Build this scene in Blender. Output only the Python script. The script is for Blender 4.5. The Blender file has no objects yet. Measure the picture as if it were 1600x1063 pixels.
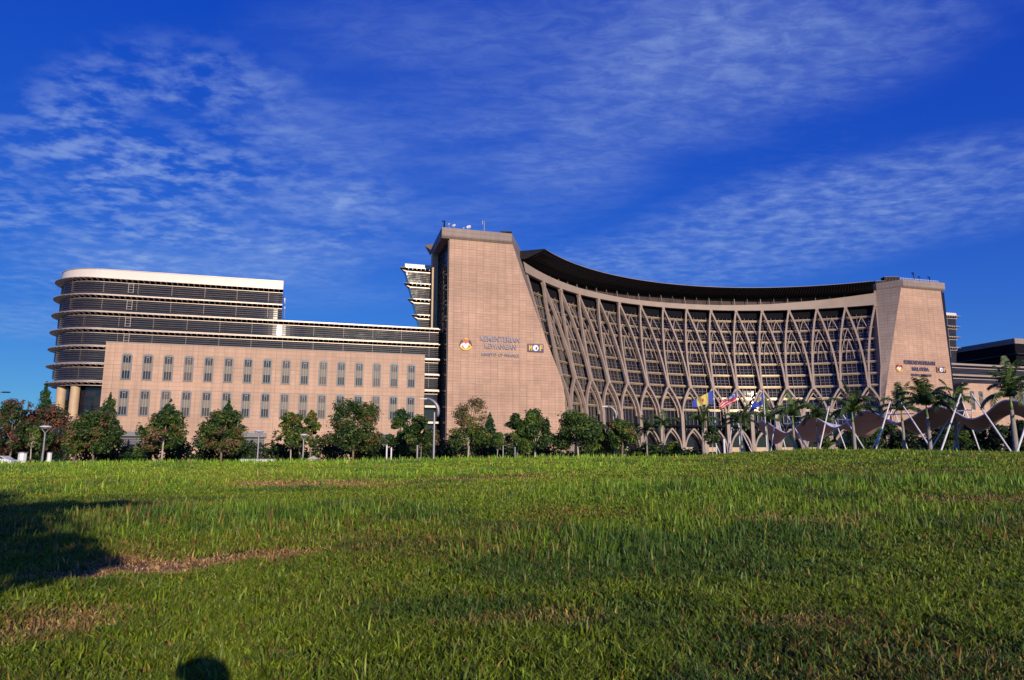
import bpy, math, random
import numpy as np
from mathutils import Vector, Matrix
R_ = math.radians
random.seed(7); rng = np.random.default_rng(7)
col = bpy.context.scene.collection
sc = bpy.context.scene

# ---------------------------------------------------------------- survey camera (eye at the origin, ground about z = -1)
F = 1100.0; PITCH = math.atan(186 / F); CX, CY = 800, 531.5
def ray(px, py):
    a = (px - CX) / F; b = -(py - CY) / F
    return (a, math.cos(PITCH) - b * math.sin(PITCH), math.sin(PITCH) + b * math.cos(PITCH))
def at(px, py, Y):
    r = ray(px, py); k = Y / r[1]
    return (r[0] * k, Y, r[2] * k)
def xat(px, Y, py=700): return at(px, py, Y)[0]

# ---------------------------------------------------------------- object helpers
ORG = {}
def tag(o, label=None, cat=None, group=None, kind=None):
    if label: o['label'] = label
    if cat: o['category'] = cat
    if group: o['group'] = group
    if kind: o['kind'] = kind
    return o
def empty(name, loc=(0, 0, -1), label=None, cat=None, group=None):
    o = bpy.data.objects.new(name, None); col.objects.link(o); o.location = loc
    o.empty_display_size = .5
    ORG[o] = tuple(loc)
    return tag(o, label, cat, group)
def origin(o): return ORG.get(o, (0, 0, 0))
def dup(o, parent=None, off=(0, 0, 0)):
    c = o.copy(); col.objects.link(c)
    c.parent = parent
    if parent is not None or True:
        c.location = Vector(o.location) + Vector(off)
    for ch in list(o.children):
        dup(ch, c)
    return c

class MB:
    def __init__(s): s.v = []; s.f = []
    def add(s, vs, fs):
        n = len(s.v); s.v += [tuple(p) for p in vs]; s.f += [tuple(i + n for i in f) for f in fs]
        return s
    def quad(s, a, b, c, d): return s.add([a, b, c, d], [(0, 1, 2, 3)])
    def hexa(s, p):  # 8 points: bottom 4, top 4
        return s.add(p, [(3, 2, 1, 0), (4, 5, 6, 7), (0, 1, 5, 4), (1, 2, 6, 5), (2, 3, 7, 6), (3, 0, 4, 7)])
    def box(s, fr, s0, s1, o0, o1, z0, z1):
        P = fr
        return s.hexa([P(s0, o0, z0), P(s1, o0, z0), P(s1, o1, z0), P(s0, o1, z0), P(s0, o0, z1), P(s1, o0, z1), P(s1, o1, z1), P(s0, o1, z1)])
    def prism(s, bot, top):
        n = len(bot); vs = list(bot) + list(top)
        fs = [tuple(reversed(range(n))), tuple(range(n, 2 * n))] + [(i, (i + 1) % n, n + (i + 1) % n, n + i) for i in range(n)]
        return s.add(vs, fs)
    def tube(s, p, r, n=8, cap=True):
        p = [Vector(q) for q in p]
        if not isinstance(r, (list, tuple)): r = [r] * len(p)
        rings = []; vs = []
        up = None
        for i, q in enumerate(p):
            d = (p[min(i + 1, len(p) - 1)] - p[max(i - 1, 0)]).normalized()
            if up is None:
                up = Vector((0, 0, 1)) if abs(d.z) < .9 else Vector((1, 0, 0))
            a = d.cross(up).normalized(); b = a.cross(d).normalized(); up = b
            for k in range(n):
                t = 2 * math.pi * k / n
                vs.append(q + a * math.cos(t) * r[i] + b * math.sin(t) * r[i])
        fs = []
        for i in range(len(p) - 1):
            for k in range(n):
                fs.append((i * n + k, i * n + (k + 1) % n, (i + 1) * n + (k + 1) % n, (i + 1) * n + k))
        if cap:
            fs.append(tuple(reversed(range(n)))); fs.append(tuple((len(p) - 1) * n + k for k in range(n)))
        return s.add(vs, fs)
    def bar(s, pts, nrm, w, d0, d1):
        # rectangular rib along pts; nrm outward normals; from d0 to d1 along the normal
        pts = [Vector(q) for q in pts]; vs = []
        for i, q in enumerate(pts):
            t = (pts[min(i + 1, len(pts) - 1)] - pts[max(i - 1, 0)]).normalized()
            n = Vector(nrm[i]); n = (n - t * n.dot(t)).normalized(); sd = t.cross(n).normalized()
            vs += [q + sd * w / 2 + n * d0, q - sd * w / 2 + n * d0, q - sd * w / 2 + n * d1, q + sd * w / 2 + n * d1]
        fs = [(3, 2, 1, 0), tuple(len(vs) - 4 + k for k in range(4))]
        for i in range(len(pts) - 1):
            for k in range(4):
                fs.append((i * 4 + k, i * 4 + (k + 1) % 4, (i + 1) * 4 + (k + 1) % 4, (i + 1) * 4 + k))
        return s.add(vs, fs)
    def sweep(s, path, out, prof, closed_ends=True):
        # path: [(x,y)], out: [(nx,ny)] outward; prof: [(offset,z)] closed polygon
        m = len(prof); vs = []
        for (x, y), (nx, ny) in zip(path, out):
            for (o, z) in prof: vs.append((x + nx * o, y + ny * o, z))
        fs = []
        for i in range(len(path) - 1):
            for k in range(m):
                fs.append((i * m + k, i * m + (k + 1) % m, (i + 1) * m + (k + 1) % m, (i + 1) * m + k))
        if closed_ends:
            fs.append(tuple(reversed(range(m)))); fs.append(tuple((len(path) - 1) * m + k for k in range(m)))
        return s.add(vs, fs)
    def lathe(s, c, prof, n=16):
        vs = []
        for (r, z) in prof:
            for k in range(n):
                t = 2 * math.pi * k / n; vs.append((c[0] + r * math.cos(t), c[1] + r * math.sin(t), c[2] + z))
        fs = []
        for i in range(len(prof) - 1):
            for k in range(n):
                fs.append((i * n + k, i * n + (k + 1) % n, (i + 1) * n + (k + 1) % n, (i + 1) * n + k))
        fs.append(tuple(reversed(range(n)))); fs.append(tuple((len(prof) - 1) * n + k for k in range(n)))
        return s.add(vs, fs)
    def build(s, name, mat, parent=None, loc=None, smooth=False, label=None):
        og = origin(parent) if parent is not None else (loc or (0, 0, 0))
        me = bpy.data.meshes.new(name)
        me.from_pydata([(x - og[0], y - og[1], z - og[2]) for (x, y, z) in s.v], [], s.f)
        me.validate(); me.update()
        import bmesh
        bm = bmesh.new(); bm.from_mesh(me); bmesh.ops.recalc_face_normals(bm, faces=bm.faces); bm.to_mesh(me); bm.free()
        uv = me.uv_layers.new(name='UVMap')
        for p in me.polygons:
            n = p.normal
            for li in p.loop_indices:
                c = me.vertices[me.loops[li].vertex_index].co
                if abs(n.z) > .75: uv.data[li].uv = (c.x, c.y)
                else:
                    L = math.hypot(n.x, n.y) or 1; uv.data[li].uv = ((-n.y * c.x + n.x * c.y) / L, c.z)
        if smooth:
            for p in me.polygons: p.use_smooth = True
        for m in (mat if isinstance(mat, (list, tuple)) else [mat]): me.materials.append(m)
        o = bpy.data.objects.new(name, me); col.objects.link(o)
        if parent is not None: o.parent = parent
        else: o.location = og
        ORG[o] = tuple(og)
        if label: o['label'] = label
        return o

# ---------------------------------------------------------------- materials
def mat(name, color, rough=.6, metal=0, spec=.5, noise=0, nscale=1., bump=0, bscale=20, obj=False):
    m = bpy.data.materials.new(name); m.use_nodes = True
    nt = m.node_tree; b = nt.nodes['Principled BSDF']
    b.inputs['Base Color'].default_value = (*color, 1); b.inputs['Roughness'].default_value = rough
    b.inputs['Metallic'].default_value = metal; b.inputs['Specular IOR Level'].default_value = spec
    tc = nt.nodes.new('ShaderNodeTexCoord')
    if noise:
        n = nt.nodes.new('ShaderNodeTexNoise'); n.inputs['Scale'].default_value = nscale; n.inputs['Detail'].default_value = 5
        nt.links.new(tc.outputs['Object'], n.inputs['Vector'])
        mr = nt.nodes.new('ShaderNodeMapRange'); mr.inputs['From Min'].default_value = .3; mr.inputs['From Max'].default_value = .7
        mr.inputs['To Min'].default_value = 1 - noise; mr.inputs['To Max'].default_value = 1 + noise
        nt.links.new(n.outputs['Fac'], mr.inputs['Value'])
        mx = nt.nodes.new('ShaderNodeVectorMath'); mx.operation = 'SCALE'; mx.inputs[0].default_value = color
        nt.links.new(mr.outputs['Result'], mx.inputs['Scale']); nt.links.new(mx.outputs['Vector'], b.inputs['Base Color'])
    if bump:
        n2 = nt.nodes.new('ShaderNodeTexNoise'); n2.inputs['Scale'].default_value = bscale; n2.inputs['Detail'].default_value = 6
        nt.links.new(tc.outputs['Object'], n2.inputs['Vector'])
        bp = nt.nodes.new('ShaderNodeBump'); bp.inputs['Strength'].default_value = bump; bp.inputs['Distance'].default_value = .05
        nt.links.new(n2.outputs['Fac'], bp.inputs['Height']); nt.links.new(bp.outputs['Normal'], b.inputs['Normal'])
    return m
def cladding(name, c1, c2, mort, bw=2.0, rh=.72, msize=.035, freq=2):
    m = bpy.data.materials.new(name); m.use_nodes = True
    nt = m.node_tree; b = nt.nodes['Principled BSDF']; b.inputs['Roughness'].default_value = .65
    b.inputs['Specular IOR Level'].default_value = .25
    uv = nt.nodes.new('ShaderNodeUVMap'); br = nt.nodes.new('ShaderNodeTexBrick')
    br.offset = 0; br.squash = 1.0
    br.inputs['Color1'].default_value = (*c1, 1); br.inputs['Color2'].default_value = (*c2, 1); br.inputs['Mortar'].default_value = (*mort, 1)
    br.inputs['Scale'].default_value = 1; br.inputs['Mortar Size'].default_value = msize; br.inputs['Mortar Smooth'].default_value = .2
    br.inputs['Brick Width'].default_value = bw; br.inputs['Row Height'].default_value = rh; br.inputs['Bias'].default_value = -.1
    nt.links.new(uv.outputs['UV'], br.inputs['Vector'])
    n = nt.nodes.new('ShaderNodeTexNoise'); n.inputs['Scale'].default_value = .09; n.inputs['Detail'].default_value = 4
    mp = nt.nodes.new('ShaderNodeMapping'); mp.inputs['Scale'].default_value = (.6, 1.6, 1)
    nt.links.new(uv.outputs['UV'], mp.inputs['Vector']); nt.links.new(mp.outputs['Vector'], n.inputs['Vector'])
    mr = nt.nodes.new('ShaderNodeMapRange'); mr.inputs['From Min'].default_value = .35; mr.inputs['From Max'].default_value = .65
    mr.inputs['To Min'].default_value = .9; mr.inputs['To Max'].default_value = 1.06
    nt.links.new(n.outputs['Fac'], mr.inputs['Value'])
    # larger panels joints
    br2 = nt.nodes.new('ShaderNodeTexBrick'); br2.offset = .5
    br2.inputs['Color1'].default_value = (1, 1, 1, 1); br2.inputs['Color2'].default_value = (.93, .93, .93, 1); br2.inputs['Mortar'].default_value = (.72, .72, .72, 1)
    br2.inputs['Scale'].default_value = 1; br2.inputs['Mortar Size'].default_value = .05; br2.inputs['Brick Width'].default_value = bw * 5; br2.inputs['Row Height'].default_value = rh * 6
    nt.links.new(uv.outputs['UV'], br2.inputs['Vector'])
    m1 = nt.nodes.new('ShaderNodeVectorMath'); m1.operation = 'MULTIPLY'
    nt.links.new(br.outputs['Color'], m1.inputs[0]); nt.links.new(br2.outputs['Color'], m1.inputs[1])
    st = nt.nodes.new('ShaderNodeTexNoise'); st.inputs['Scale'].default_value = 1.0; st.inputs['Detail'].default_value = 6; st.inputs['Roughness'].default_value = .65
    ms = nt.nodes.new('ShaderNodeMapping'); ms.inputs['Scale'].default_value = (.9, .035, 1); nt.links.new(uv.outputs['UV'], ms.inputs['Vector']); nt.links.new(ms.outputs['Vector'], st.inputs['Vector'])
    mrs = nt.nodes.new('ShaderNodeMapRange'); mrs.inputs['From Min'].default_value = .38; mrs.inputs['From Max'].default_value = .66; mrs.inputs['To Min'].default_value = 1.05; mrs.inputs['To Max'].default_value = .87
    nt.links.new(st.outputs['Fac'], mrs.inputs['Value'])
    mz = nt.nodes.new('ShaderNodeMath'); mz.operation = 'MULTIPLY'; nt.links.new(mr.outputs['Result'], mz.inputs[0]); nt.links.new(mrs.outputs['Result'], mz.inputs[1])
    m2 = nt.nodes.new('ShaderNodeVectorMath'); m2.operation = 'SCALE'
    nt.links.new(m1.outputs['Vector'], m2.inputs[0]); nt.links.new(mz.outputs[0], m2.inputs['Scale'])
    nt.links.new(m2.outputs['Vector'], b.inputs['Base Color'])
    return m
def attr_mat(name, rough=.6, spec=.3, trans=0.0):
    m = bpy.data.materials.new(name); m.use_nodes = True
    nt = m.node_tree; b = nt.nodes['Principled BSDF']; b.inputs['Roughness'].default_value = rough
    b.inputs['Specular IOR Level'].default_value = spec
    a = nt.nodes.new('ShaderNodeAttribute'); a.attribute_name = 'col'
    nt.links.new(a.outputs['Color'], b.inputs['Base Color'])
    if trans:
        t = nt.nodes.new('ShaderNodeBsdfTranslucent'); nt.links.new(a.outputs['Color'], t.inputs['Color'])
        mx = nt.nodes.new('ShaderNodeMixShader'); mx.inputs[0].default_value = trans
        out = nt.nodes['Material Output']
        nt.links.new(b.outputs[0], mx.inputs[1]); nt.links.new(t.outputs[0], mx.inputs[2]); nt.links.new(mx.outputs[0], out.inputs['Surface'])
    return m
def glass(name, c=(.018, .022, .035), rough=.07, spec=.5, vary=True, blind=(.09, .06, .045), bw=1.4, rh=1.05):
    # dark window glass with panes that hold different tones (blinds behind some)
    m = bpy.data.materials.new(name); m.use_nodes = True
    nt = m.node_tree; b = nt.nodes['Principled BSDF']; b.inputs['Roughness'].default_value = rough
    b.inputs['Specular IOR Level'].default_value = spec
    uv = nt.nodes.new('ShaderNodeUVMap'); br = nt.nodes.new('ShaderNodeTexBrick'); br.offset = 0
    br.inputs['Color1'].default_value = (*c, 1); br.inputs['Color2'].default_value = (*blind, 1); br.inputs['Mortar'].default_value = (.02, .02, .025, 1)
    br.inputs['Scale'].default_value = 1; br.inputs['Mortar Size'].default_value = .03; br.inputs['Bias'].default_value = -.35
    br.inputs['Brick Width'].default_value = bw; br.inputs['Row Height'].default_value = rh
    nt.links.new(uv.outputs['UV'], br.inputs['Vector']); nt.links.new(br.outputs['Color'], b.inputs['Base Color'])
    n2 = nt.nodes.new('ShaderNodeTexNoise'); n2.inputs['Scale'].default_value = .35
    nt.links.new(uv.outputs['UV'], n2.inputs['Vector'])
    bp = nt.nodes.new('ShaderNodeBump'); bp.inputs['Strength'].default_value = .12; bp.inputs['Distance'].default_value = .3
    nt.links.new(n2.outputs['Fac'], bp.inputs['Height']); nt.links.new(bp.outputs['Normal'], b.inputs['Normal'])
    return m
M = dict(
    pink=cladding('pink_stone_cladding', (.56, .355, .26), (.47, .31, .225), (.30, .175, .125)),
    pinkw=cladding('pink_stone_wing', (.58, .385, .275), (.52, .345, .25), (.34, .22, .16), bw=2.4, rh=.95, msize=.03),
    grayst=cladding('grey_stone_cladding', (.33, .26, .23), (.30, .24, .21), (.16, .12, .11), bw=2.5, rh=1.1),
    rib=mat('rib_concrete', (.35, .27, .225), .65, noise=.12, nscale=.5),
    beam=mat('beam_panel', (.35, .275, .24), .6, noise=.08, nscale=.3),
    band=mat('floor_band', (.52, .40, .25), .36, metal=.45, noise=.1, nscale=.6),
    mull=mat('mullion_metal', (.22, .19, .18), .5, metal=.1, noise=.1, nscale=.4),
    glass=glass('curtain_glass', c=(.012, .013, .022), blind=(.035, .022, .02)),
    clere=glass('clerestory_glass', c=(.075, .055, .06), blind=(.12, .09, .085), rough=.2, bw=2.4, rh=1.3),
    pane=mat('glint_glass', (.03, .03, .045), .12, spec=.5, noise=.2, nscale=1),
    wglass=glass('wing_glass', c=(.028, .028, .042), rough=.075, spec=.45, blind=(.07, .048, .042), bw=1.6, rh=.62),
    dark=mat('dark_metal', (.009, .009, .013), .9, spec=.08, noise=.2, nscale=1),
    darkb=mat('dark_bronze', (.028, .024, .03), .45, metal=.3, noise=.2, nscale=.8),
    white=mat('white_panel', (.70, .63, .57), .4, noise=.04, nscale=.3),
    silver=mat('sunshade_metal', (.50, .41, .35), .4, metal=.3, noise=.08, nscale=.4),
    louver=mat('louver_metal', (.13, .11, .115), .45, metal=.2, noise=.1, nscale=.6),
    cream=mat('cream_column', (.55, .40, .25), .6, noise=.08, nscale=.6),
    frame=mat('window_frame', (.16, .165, .19), .5, noise=.1, nscale=2),
    wframe=mat('white_frame', (.42, .38, .37), .5, noise=.05, nscale=2),
    spandrel=mat('ribbed_spandrel', (.20, .17, .135), .6, noise=.12, nscale=3),
    winglass=mat('window_glass', (.03, .03, .04), .12, spec=.6, noise=.5, nscale=.35),
    letter=mat('blue_grey_letters', (.24, .22, .30), .5, noise=.05, nscale=2),
    letterd=mat('dark_blue_letters', (.10, .085, .15), .5, noise=.05, nscale=2),
    blue=mat('sign_blue', (.02, .018, .12), .5, noise=.05, nscale=2),
    yellow=mat('sign_yellow', (.75, .45, .03), .5, noise=.05, nscale=2),
    orange=mat('sign_orange', (.6, .28, .04), .5, noise=.05, nscale=2),
    globe=mat('globe_white', (.8, .8, .82), .5, noise=.1, nscale=2),
    red=mat('crest_red', (.5, .07, .04), .5, noise=.1, nscale=2),
    crestdark=mat('crest_maroon', (.12, .03, .03), .6, noise=.1, nscale=2),
    mast=mat('white_mast', (.78, .76, .75), .4, noise=.05, nscale=1),
    fabtop=mat('fabric_top', (.70, .70, .74), .7, noise=.06, nscale=.6),
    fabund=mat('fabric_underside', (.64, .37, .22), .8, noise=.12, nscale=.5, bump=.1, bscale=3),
    greysteel=mat('galvanised_pole', (.27, .27, .29), .45, metal=.4, noise=.08, nscale=1),
    lampw=mat('lamp_glass', (.8, .8, .78), .3, noise=.03, nscale=2),
    bark=mat('bark', (.20, .16, .12), .85, noise=.3, nscale=3, bump=.5, bscale=6),
    barkpale=mat('pale_bark', (.42, .36, .28), .85, noise=.25, nscale=2.5, bump=.4, bscale=6),
    palmtrunk=mat('palm_trunk', (.30, .27, .235), .85, noise=.18, nscale=2.5, bump=.4, bscale=5),
    shaft=mat('palm_crownshaft', (.16, .24, .07), .5, noise=.15, nscale=2),
    leaf=attr_mat('leaves', .55, .35, .12),
    grass=attr_mat('grass_blades', .5, .35, .25),
    asphalt=mat('asphalt', (.05, .05, .052), .9, noise=.2, nscale=.5, bump=.2),
    paving=mat('paving', (.30, .27, .24), .85, noise=.15, nscale=.4, bump=.15),
    skin=mat('skin', (.35, .2, .13), .5, noise=.08, nscale=6), shirt=mat('shirt', (.08, .1, .16), .8, noise=.1, nscale=4),
    trousers=mat('trousers', (.05, .05, .06), .85, noise=.1, nscale=4), hair=mat('hair', (.015, .012, .01), .6, noise=.2, nscale=8),
    camblack=mat('camera_black', (.02, .02, .02), .45, noise=.1, nscale=8),
    carpaint=mat('white_car_paint', (.75, .75, .76), .25, noise=.03, nscale=1), tyre=mat('tyre_rubber', (.02, .02, .02), .85, noise=.2, nscale=5),
    lampred=mat('tail_red', (.4, .02, .02), .3, noise=.05, nscale=2),
)

nt_ = M['winglass'].node_tree; oi = nt_.nodes.new('ShaderNodeObjectInfo'); cr = nt_.nodes.new('ShaderNodeValToRGB')
cr.color_ramp.elements[0].color = (.015, .018, .03, 1); cr.color_ramp.elements[1].color = (.13, .09, .07, 1); cr.color_ramp.elements[0].position = .25; cr.color_ramp.elements[1].position = .95
nt_.links.new(oi.outputs['Random'], cr.inputs['Fac']); nt_.links.new(cr.outputs['Color'], nt_.nodes['Principled BSDF'].inputs['Base Color'])
# ---------------------------------------------------------------- building frame: s along the facades, o away from the viewer
A = R_(16.5); UX, UY = math.cos(A), math.sin(A)
def frame(x0, y0, flip=1):
    def P(s, o, z): return (x0 + flip * s * UX - o * UY, y0 + flip * s * UY + o * UX, z)
    P.x0, P.y0, P.flip = x0, y0, flip
    return P
def onplane(px, py, fr, o=0):
    n = (-UY, UX); d = ray(px, py); p = fr(0, o, 0)
    k = (p[0] * n[0] + p[1] * n[1]) / (d[0] * n[0] + d[1] * n[1])
    q = (d[0] * k, d[1] * k, d[2] * k)
    return fr.flip * ((q[0] - p[0]) * UX + (q[1] - p[1]) * UY), q[2]
FW = frame(-94 - UX * 1.1, 163 - UY * 1.1)      # wing facade, s = 0 at its left corner
FL = frame(-16.6, 179.9)                        # left tower, s = 0 at outer front edge, growing inwards
FRx = frame(133.965 + UX * 16.6, 234.373 + UY * 16.6, -1)   # right tower mirrored, s = 0 outer edge
G = -1.0

def outline_ring(pts, closed=False):
    # outward normals (right-hand of travel) for an open path
    out = []
    n = len(pts)
    for i in range(n):
        a = pts[max(i - 1, 0)]; b = pts[min(i + 1, n - 1)]
        dx, dy = b[0] - a[0], b[1] - a[1]; L = math.hypot(dx, dy) or 1
        out.append((dy / L, -dx / L))
    return out

# ================================================================ LEFT WING
def wing_path(fr, s_end, o_front, rad, s_tan, nseg=30):
    """front line from s_end back to the tangent point, half circle, rear line; returned left to right with outward normals"""
    pts = []; nr = []
    oc = o_front + rad
    def nn(ds, do):
        a = fr(0, 0, 0); b = fr(ds, do, 0); v = (b[0] - a[0], b[1] - a[1]); L = math.hypot(*v); return (v[0] / L, v[1] / L)
    pts.append(fr(s_end, o_front + 2 * rad, 0)[:2]); nr.append(nn(0, 1))
    for k in range(nseg + 1):
        t = math.pi / 2 + math.pi * k / nseg
        ds, do = math.cos(t), math.sin(t)
        pts.append(fr(s_tan + rad * ds, oc + rad * do, 0)[:2]); nr.append(nn(ds, do))
    L = s_end - s_tan; m = max(2, int(L / 4))
    for k in range(1, m + 1):
        pts.append(fr(s_tan + L * k / m, o_front, 0)[:2]); nr.append(nn(0, -1))
    return pts, nr
wing = empty('office_wing', FW(38, 10, G), 'long pink stone office wing with rounded glass end and sunshades, left of the tallest tower', 'building')
OF = 3.0; RAD = 10.3; ST = -3.2
S_UP = 38.6; S_LO = 79.6
ZS = [42.6, 38.45, 34.3, 30.15, 26.0, 21.85, 17.6]
up, upn = wing_path(FW, S_UP, OF, RAD, ST)
lo, lon = wing_path(FW, S_LO, OF, RAD, ST)
def body(path, z0, z1, mb):
    vs = [(x, y, z0) for x, y in path]; vt = [(x, y, z1) for x, y in path]
    mb.prism(vs, vt)
b = MB(); body(up, 33.9, 43.3, b); body(lo, 17.2, 33.9, b)
b.build('glazing', M['wglass'], wing)
b = MB(); b.sweep(up, upn, [(0.05, 43.0), (.5, 43.0), (.5, 45.0), (-.4, 45.0), (-.4, 43.3)])
b.build('parapet', M['white'], wing)
b = MB(); b.sweep(up, upn, [(-.4, 45.004), (.62, 45.004), (.62, 45.15), (-.4, 45.15)]); b.build('parapet_coping', M['silver'], wing)
b = MB(); body([FW(S_UP - .5, OF + .6, 0)[:2], FW(S_UP - .5, OF + 2 * RAD - .6, 0)[:2], FW(ST, OF + 2 * RAD - .6, 0)[:2], FW(ST, OF + .6, 0)[:2]], 43.31, 43.6, b)
b.build('roof', M['paving'], wing)
def along(path, nr, step, smin=None):
    """points every step along path"""
    res = []; acc = 0; prev = path[0]
    for i in range(len(path) - 1):
        a, c = path[i], path[i + 1]; L = math.hypot(c[0] - a[0], c[1] - a[1]); t = (step - acc) if acc else 0
        while t < L:
            u = t / L; res.append((a[0] + (c[0] - a[0]) * u, a[1] + (c[1] - a[1]) * u, nr[i][0] * (1 - u) + nr[i + 1][0] * u, nr[i][1] * (1 - u) + nr[i + 1][1] * u)); t += step
        acc = L - (t - step)
        if acc >= step: acc = 0
    return res
wt = (len(up) - 1)
for k, z in enumerate(ZS):
    path, nr = (up, upn) if k < 2 else (lo, lon)
    b = MB(); tip = 1.9
    b.sweep(path, nr, [(tip, z + .02), (tip, z + .15), (.1, z + .50), (.1, z + .30)])
    b.sweep(path, nr, [(.02, z - .60), (.30, z - .60), (.30, z - .48), (.02, z - .48)])
    if k: b.sweep(path, nr, [(.02, z + .50), (.35, z + .50), (.35, z + .66), (.02, z + .66)])
    ss = b.build('sunshade', M['silver'], wing)
    b = MB()
    for (x, y, nx, ny) in along(path, nr, 1.25):
        tx, ty = -ny * .09, nx * .09
        b.hexa([(x + nx * .05 - tx, y + ny * .05 - ty, z - .42), (x + nx * .05 + tx, y + ny * .05 + ty, z - .42), (x + nx * (tip - .1) + tx, y + ny * (tip - .1) + ty, z - .06), (x + nx * (tip - .1) - tx, y + ny * (tip - .1) - ty, z - .06),
                (x + nx * .05 - tx, y + ny * .05 - ty, z + .29), (x + nx * .05 + tx, y + ny * .05 + ty, z + .29), (x + nx * (tip - .1) + tx, y + ny * (tip - .1) + ty, z - .003), (x + nx * (tip - .1) - tx, y + ny * (tip - .1) - ty, z - .003)])
    b.build('bracket_row', M['white'], ss)
    # dark soffit strip behind brackets
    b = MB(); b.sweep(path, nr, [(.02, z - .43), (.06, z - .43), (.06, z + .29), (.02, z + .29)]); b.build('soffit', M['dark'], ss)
    # louvers below
    b = MB()
    if k < 6:
        for j in range(4):
            zz = z - 1.1 - j * .52
            if zz < 17.4: continue
            b.sweep(path, nr, [(.12, zz), (.42, zz), (.42, zz + .045), (.12, zz + .045)])
        if k < 2 or k >= 2: pass
        pth = along(path, nr, 7.5)
        for (x, y, nx, ny) in pth:
            tx, ty = -ny * .05, nx * .05
            b.hexa([(x - tx, y - ty, z - 3.1), (x + tx, y + ty, z - 3.1), (x + tx + nx * .4, y + ty + ny * .4, z - 3.1), (x - tx + nx * .4, y - ty + ny * .4, z - 3.1),
                    (x - tx, y - ty, z - .64), (x + tx, y + ty, z - .64), (x + tx + nx * .4, y + ty + ny * .4, z - .64), (x - tx + nx * .4, y - ty + ny * .4, z - .64)])
        b.build('louver_screen', M['louver'], wing)
# added panes, each turned to mirror the sun; tilt drifts so the glint fades
S_H = (Vector((.3506, -.9002, .2622)).normalized())
sg_, zg_ = onplane(438, 500, FW, OF)
for (za_, zb_, s_end_, e0_) in ((35.1, 37.7, S_UP - .3, .6), (31.0, 33.6, sg_ + 6.5, 1.0), (38.9, 41.4, S_UP - .3, 3.4)):
    s_ = sg_ - 6.2
    while s_ + 1.1 < s_end_:
        P_ = Vector(FW(s_ + .55, OF - .12, (za_ + zb_) / 2)); n_ = ((-P_).normalized() + S_H).normalized()
        dv_ = R_(e0_ + 1.25 * abs(s_ + .55 - sg_)); n_ = (n_ + Vector((UX, UY, 0)) * math.tan(dv_) * (1 if s_ > sg_ else -1)).normalized()
        a_ = n_.cross(Vector((0, 0, 1))).normalized(); c_ = a_.cross(n_); hh_ = (zb_ - za_) / 2; b = MB()
        q_ = [P_ + a_ * x_ * .52 + c_ * y_ * hh_ for x_, y_ in ((-1, -1), (1, -1), (1, 1), (-1, 1))]
        b.prism([v - n_ * .03 for v in q_], [v + n_ * .02 for v in q_]); b.build('glint_pane', M['pane'], wing)
        s_ += 1.1
# small service ladders on the rounded end
for k in range(4):
    z = ZS[k]; s0, _ = onplane(203, 480, FW, OF)
    b = MB()
    for ds in (-.55, .55): b.box(FW, s0 + ds - .05, s0 + ds + .05, OF - .62, OF - .52, z - 3.0, z - .65)
    for j in range(4): b.box(FW, s0 - .5, s0 + .5, OF - .6, OF - .54, z - 2.9 + j * .65, z - 2.84 + j * .65)
    b.build('ladder', M['wframe'], wing)
# base of rounded end: podium, columns, recessed dark glass
pod, podn = wing_path(FW, 10, OF - .2, RAD + .2, ST)
b = MB(); body(pod, G, 9.9, b); b.build('podium', M['pinkw'], wing)
rec, recn = wing_path(FW, 12, OF + 2.6, RAD - 2.6, ST)
b = MB(); body(rec, 9.9, 17.2, b); b.build('recessed_glazing', M['glass'], wing)
for px in (94, 115.5):
    best = None
    for k in range(200):
        t = math.pi * (.5 + k / 200)
        p = FW(ST + (RAD - 1.2) * math.cos(t), OF + RAD + (RAD - 1.2) * math.sin(t), 13)
        if t < math.pi * .95: continue
        d = p[1] * math.cos(PITCH) + p[2] * math.sin(PITCH)
        e = abs(CX + F * p[0] / d - px)
        if best is None or e < best[0]: best = (e, p)
    p = best[1]
    MB().lathe((p[0], p[1], 9.9), [(1.02, 0), (1.02, 7.3)], 24).build('column', M['cream'], wing, smooth=False)
# the lower glass body behind the stone facade, down to ground on the right
b = MB(); b.box(FW, 10.1, S_LO - .05, OF + .1, OF + 2 * RAD - .1, G, 17.19); b.build('rear_glazing', M['wglass'], wing)
for z in (25.9, 21.8, 17.6, 13.4, 9.2, 5.0):
    MB().box(FW, 75.6, S_LO, OF - 1.6, OF + .05, z - .004, z + .5).build('balcony_edge', M['silver'], wing)
# stone facade
ZT = 27.0
LF = 75.15
b = MB(); b.box(FW, 0, LF, 0, OF + .02, G, ZT); facade = b.build('stone_facade', M['pinkw'], wing)
MB().box(FW, -.08, LF + .08, -.1, OF, ZT + .003, ZT + .22).build('facade_coping', M['beam'], wing)
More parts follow.
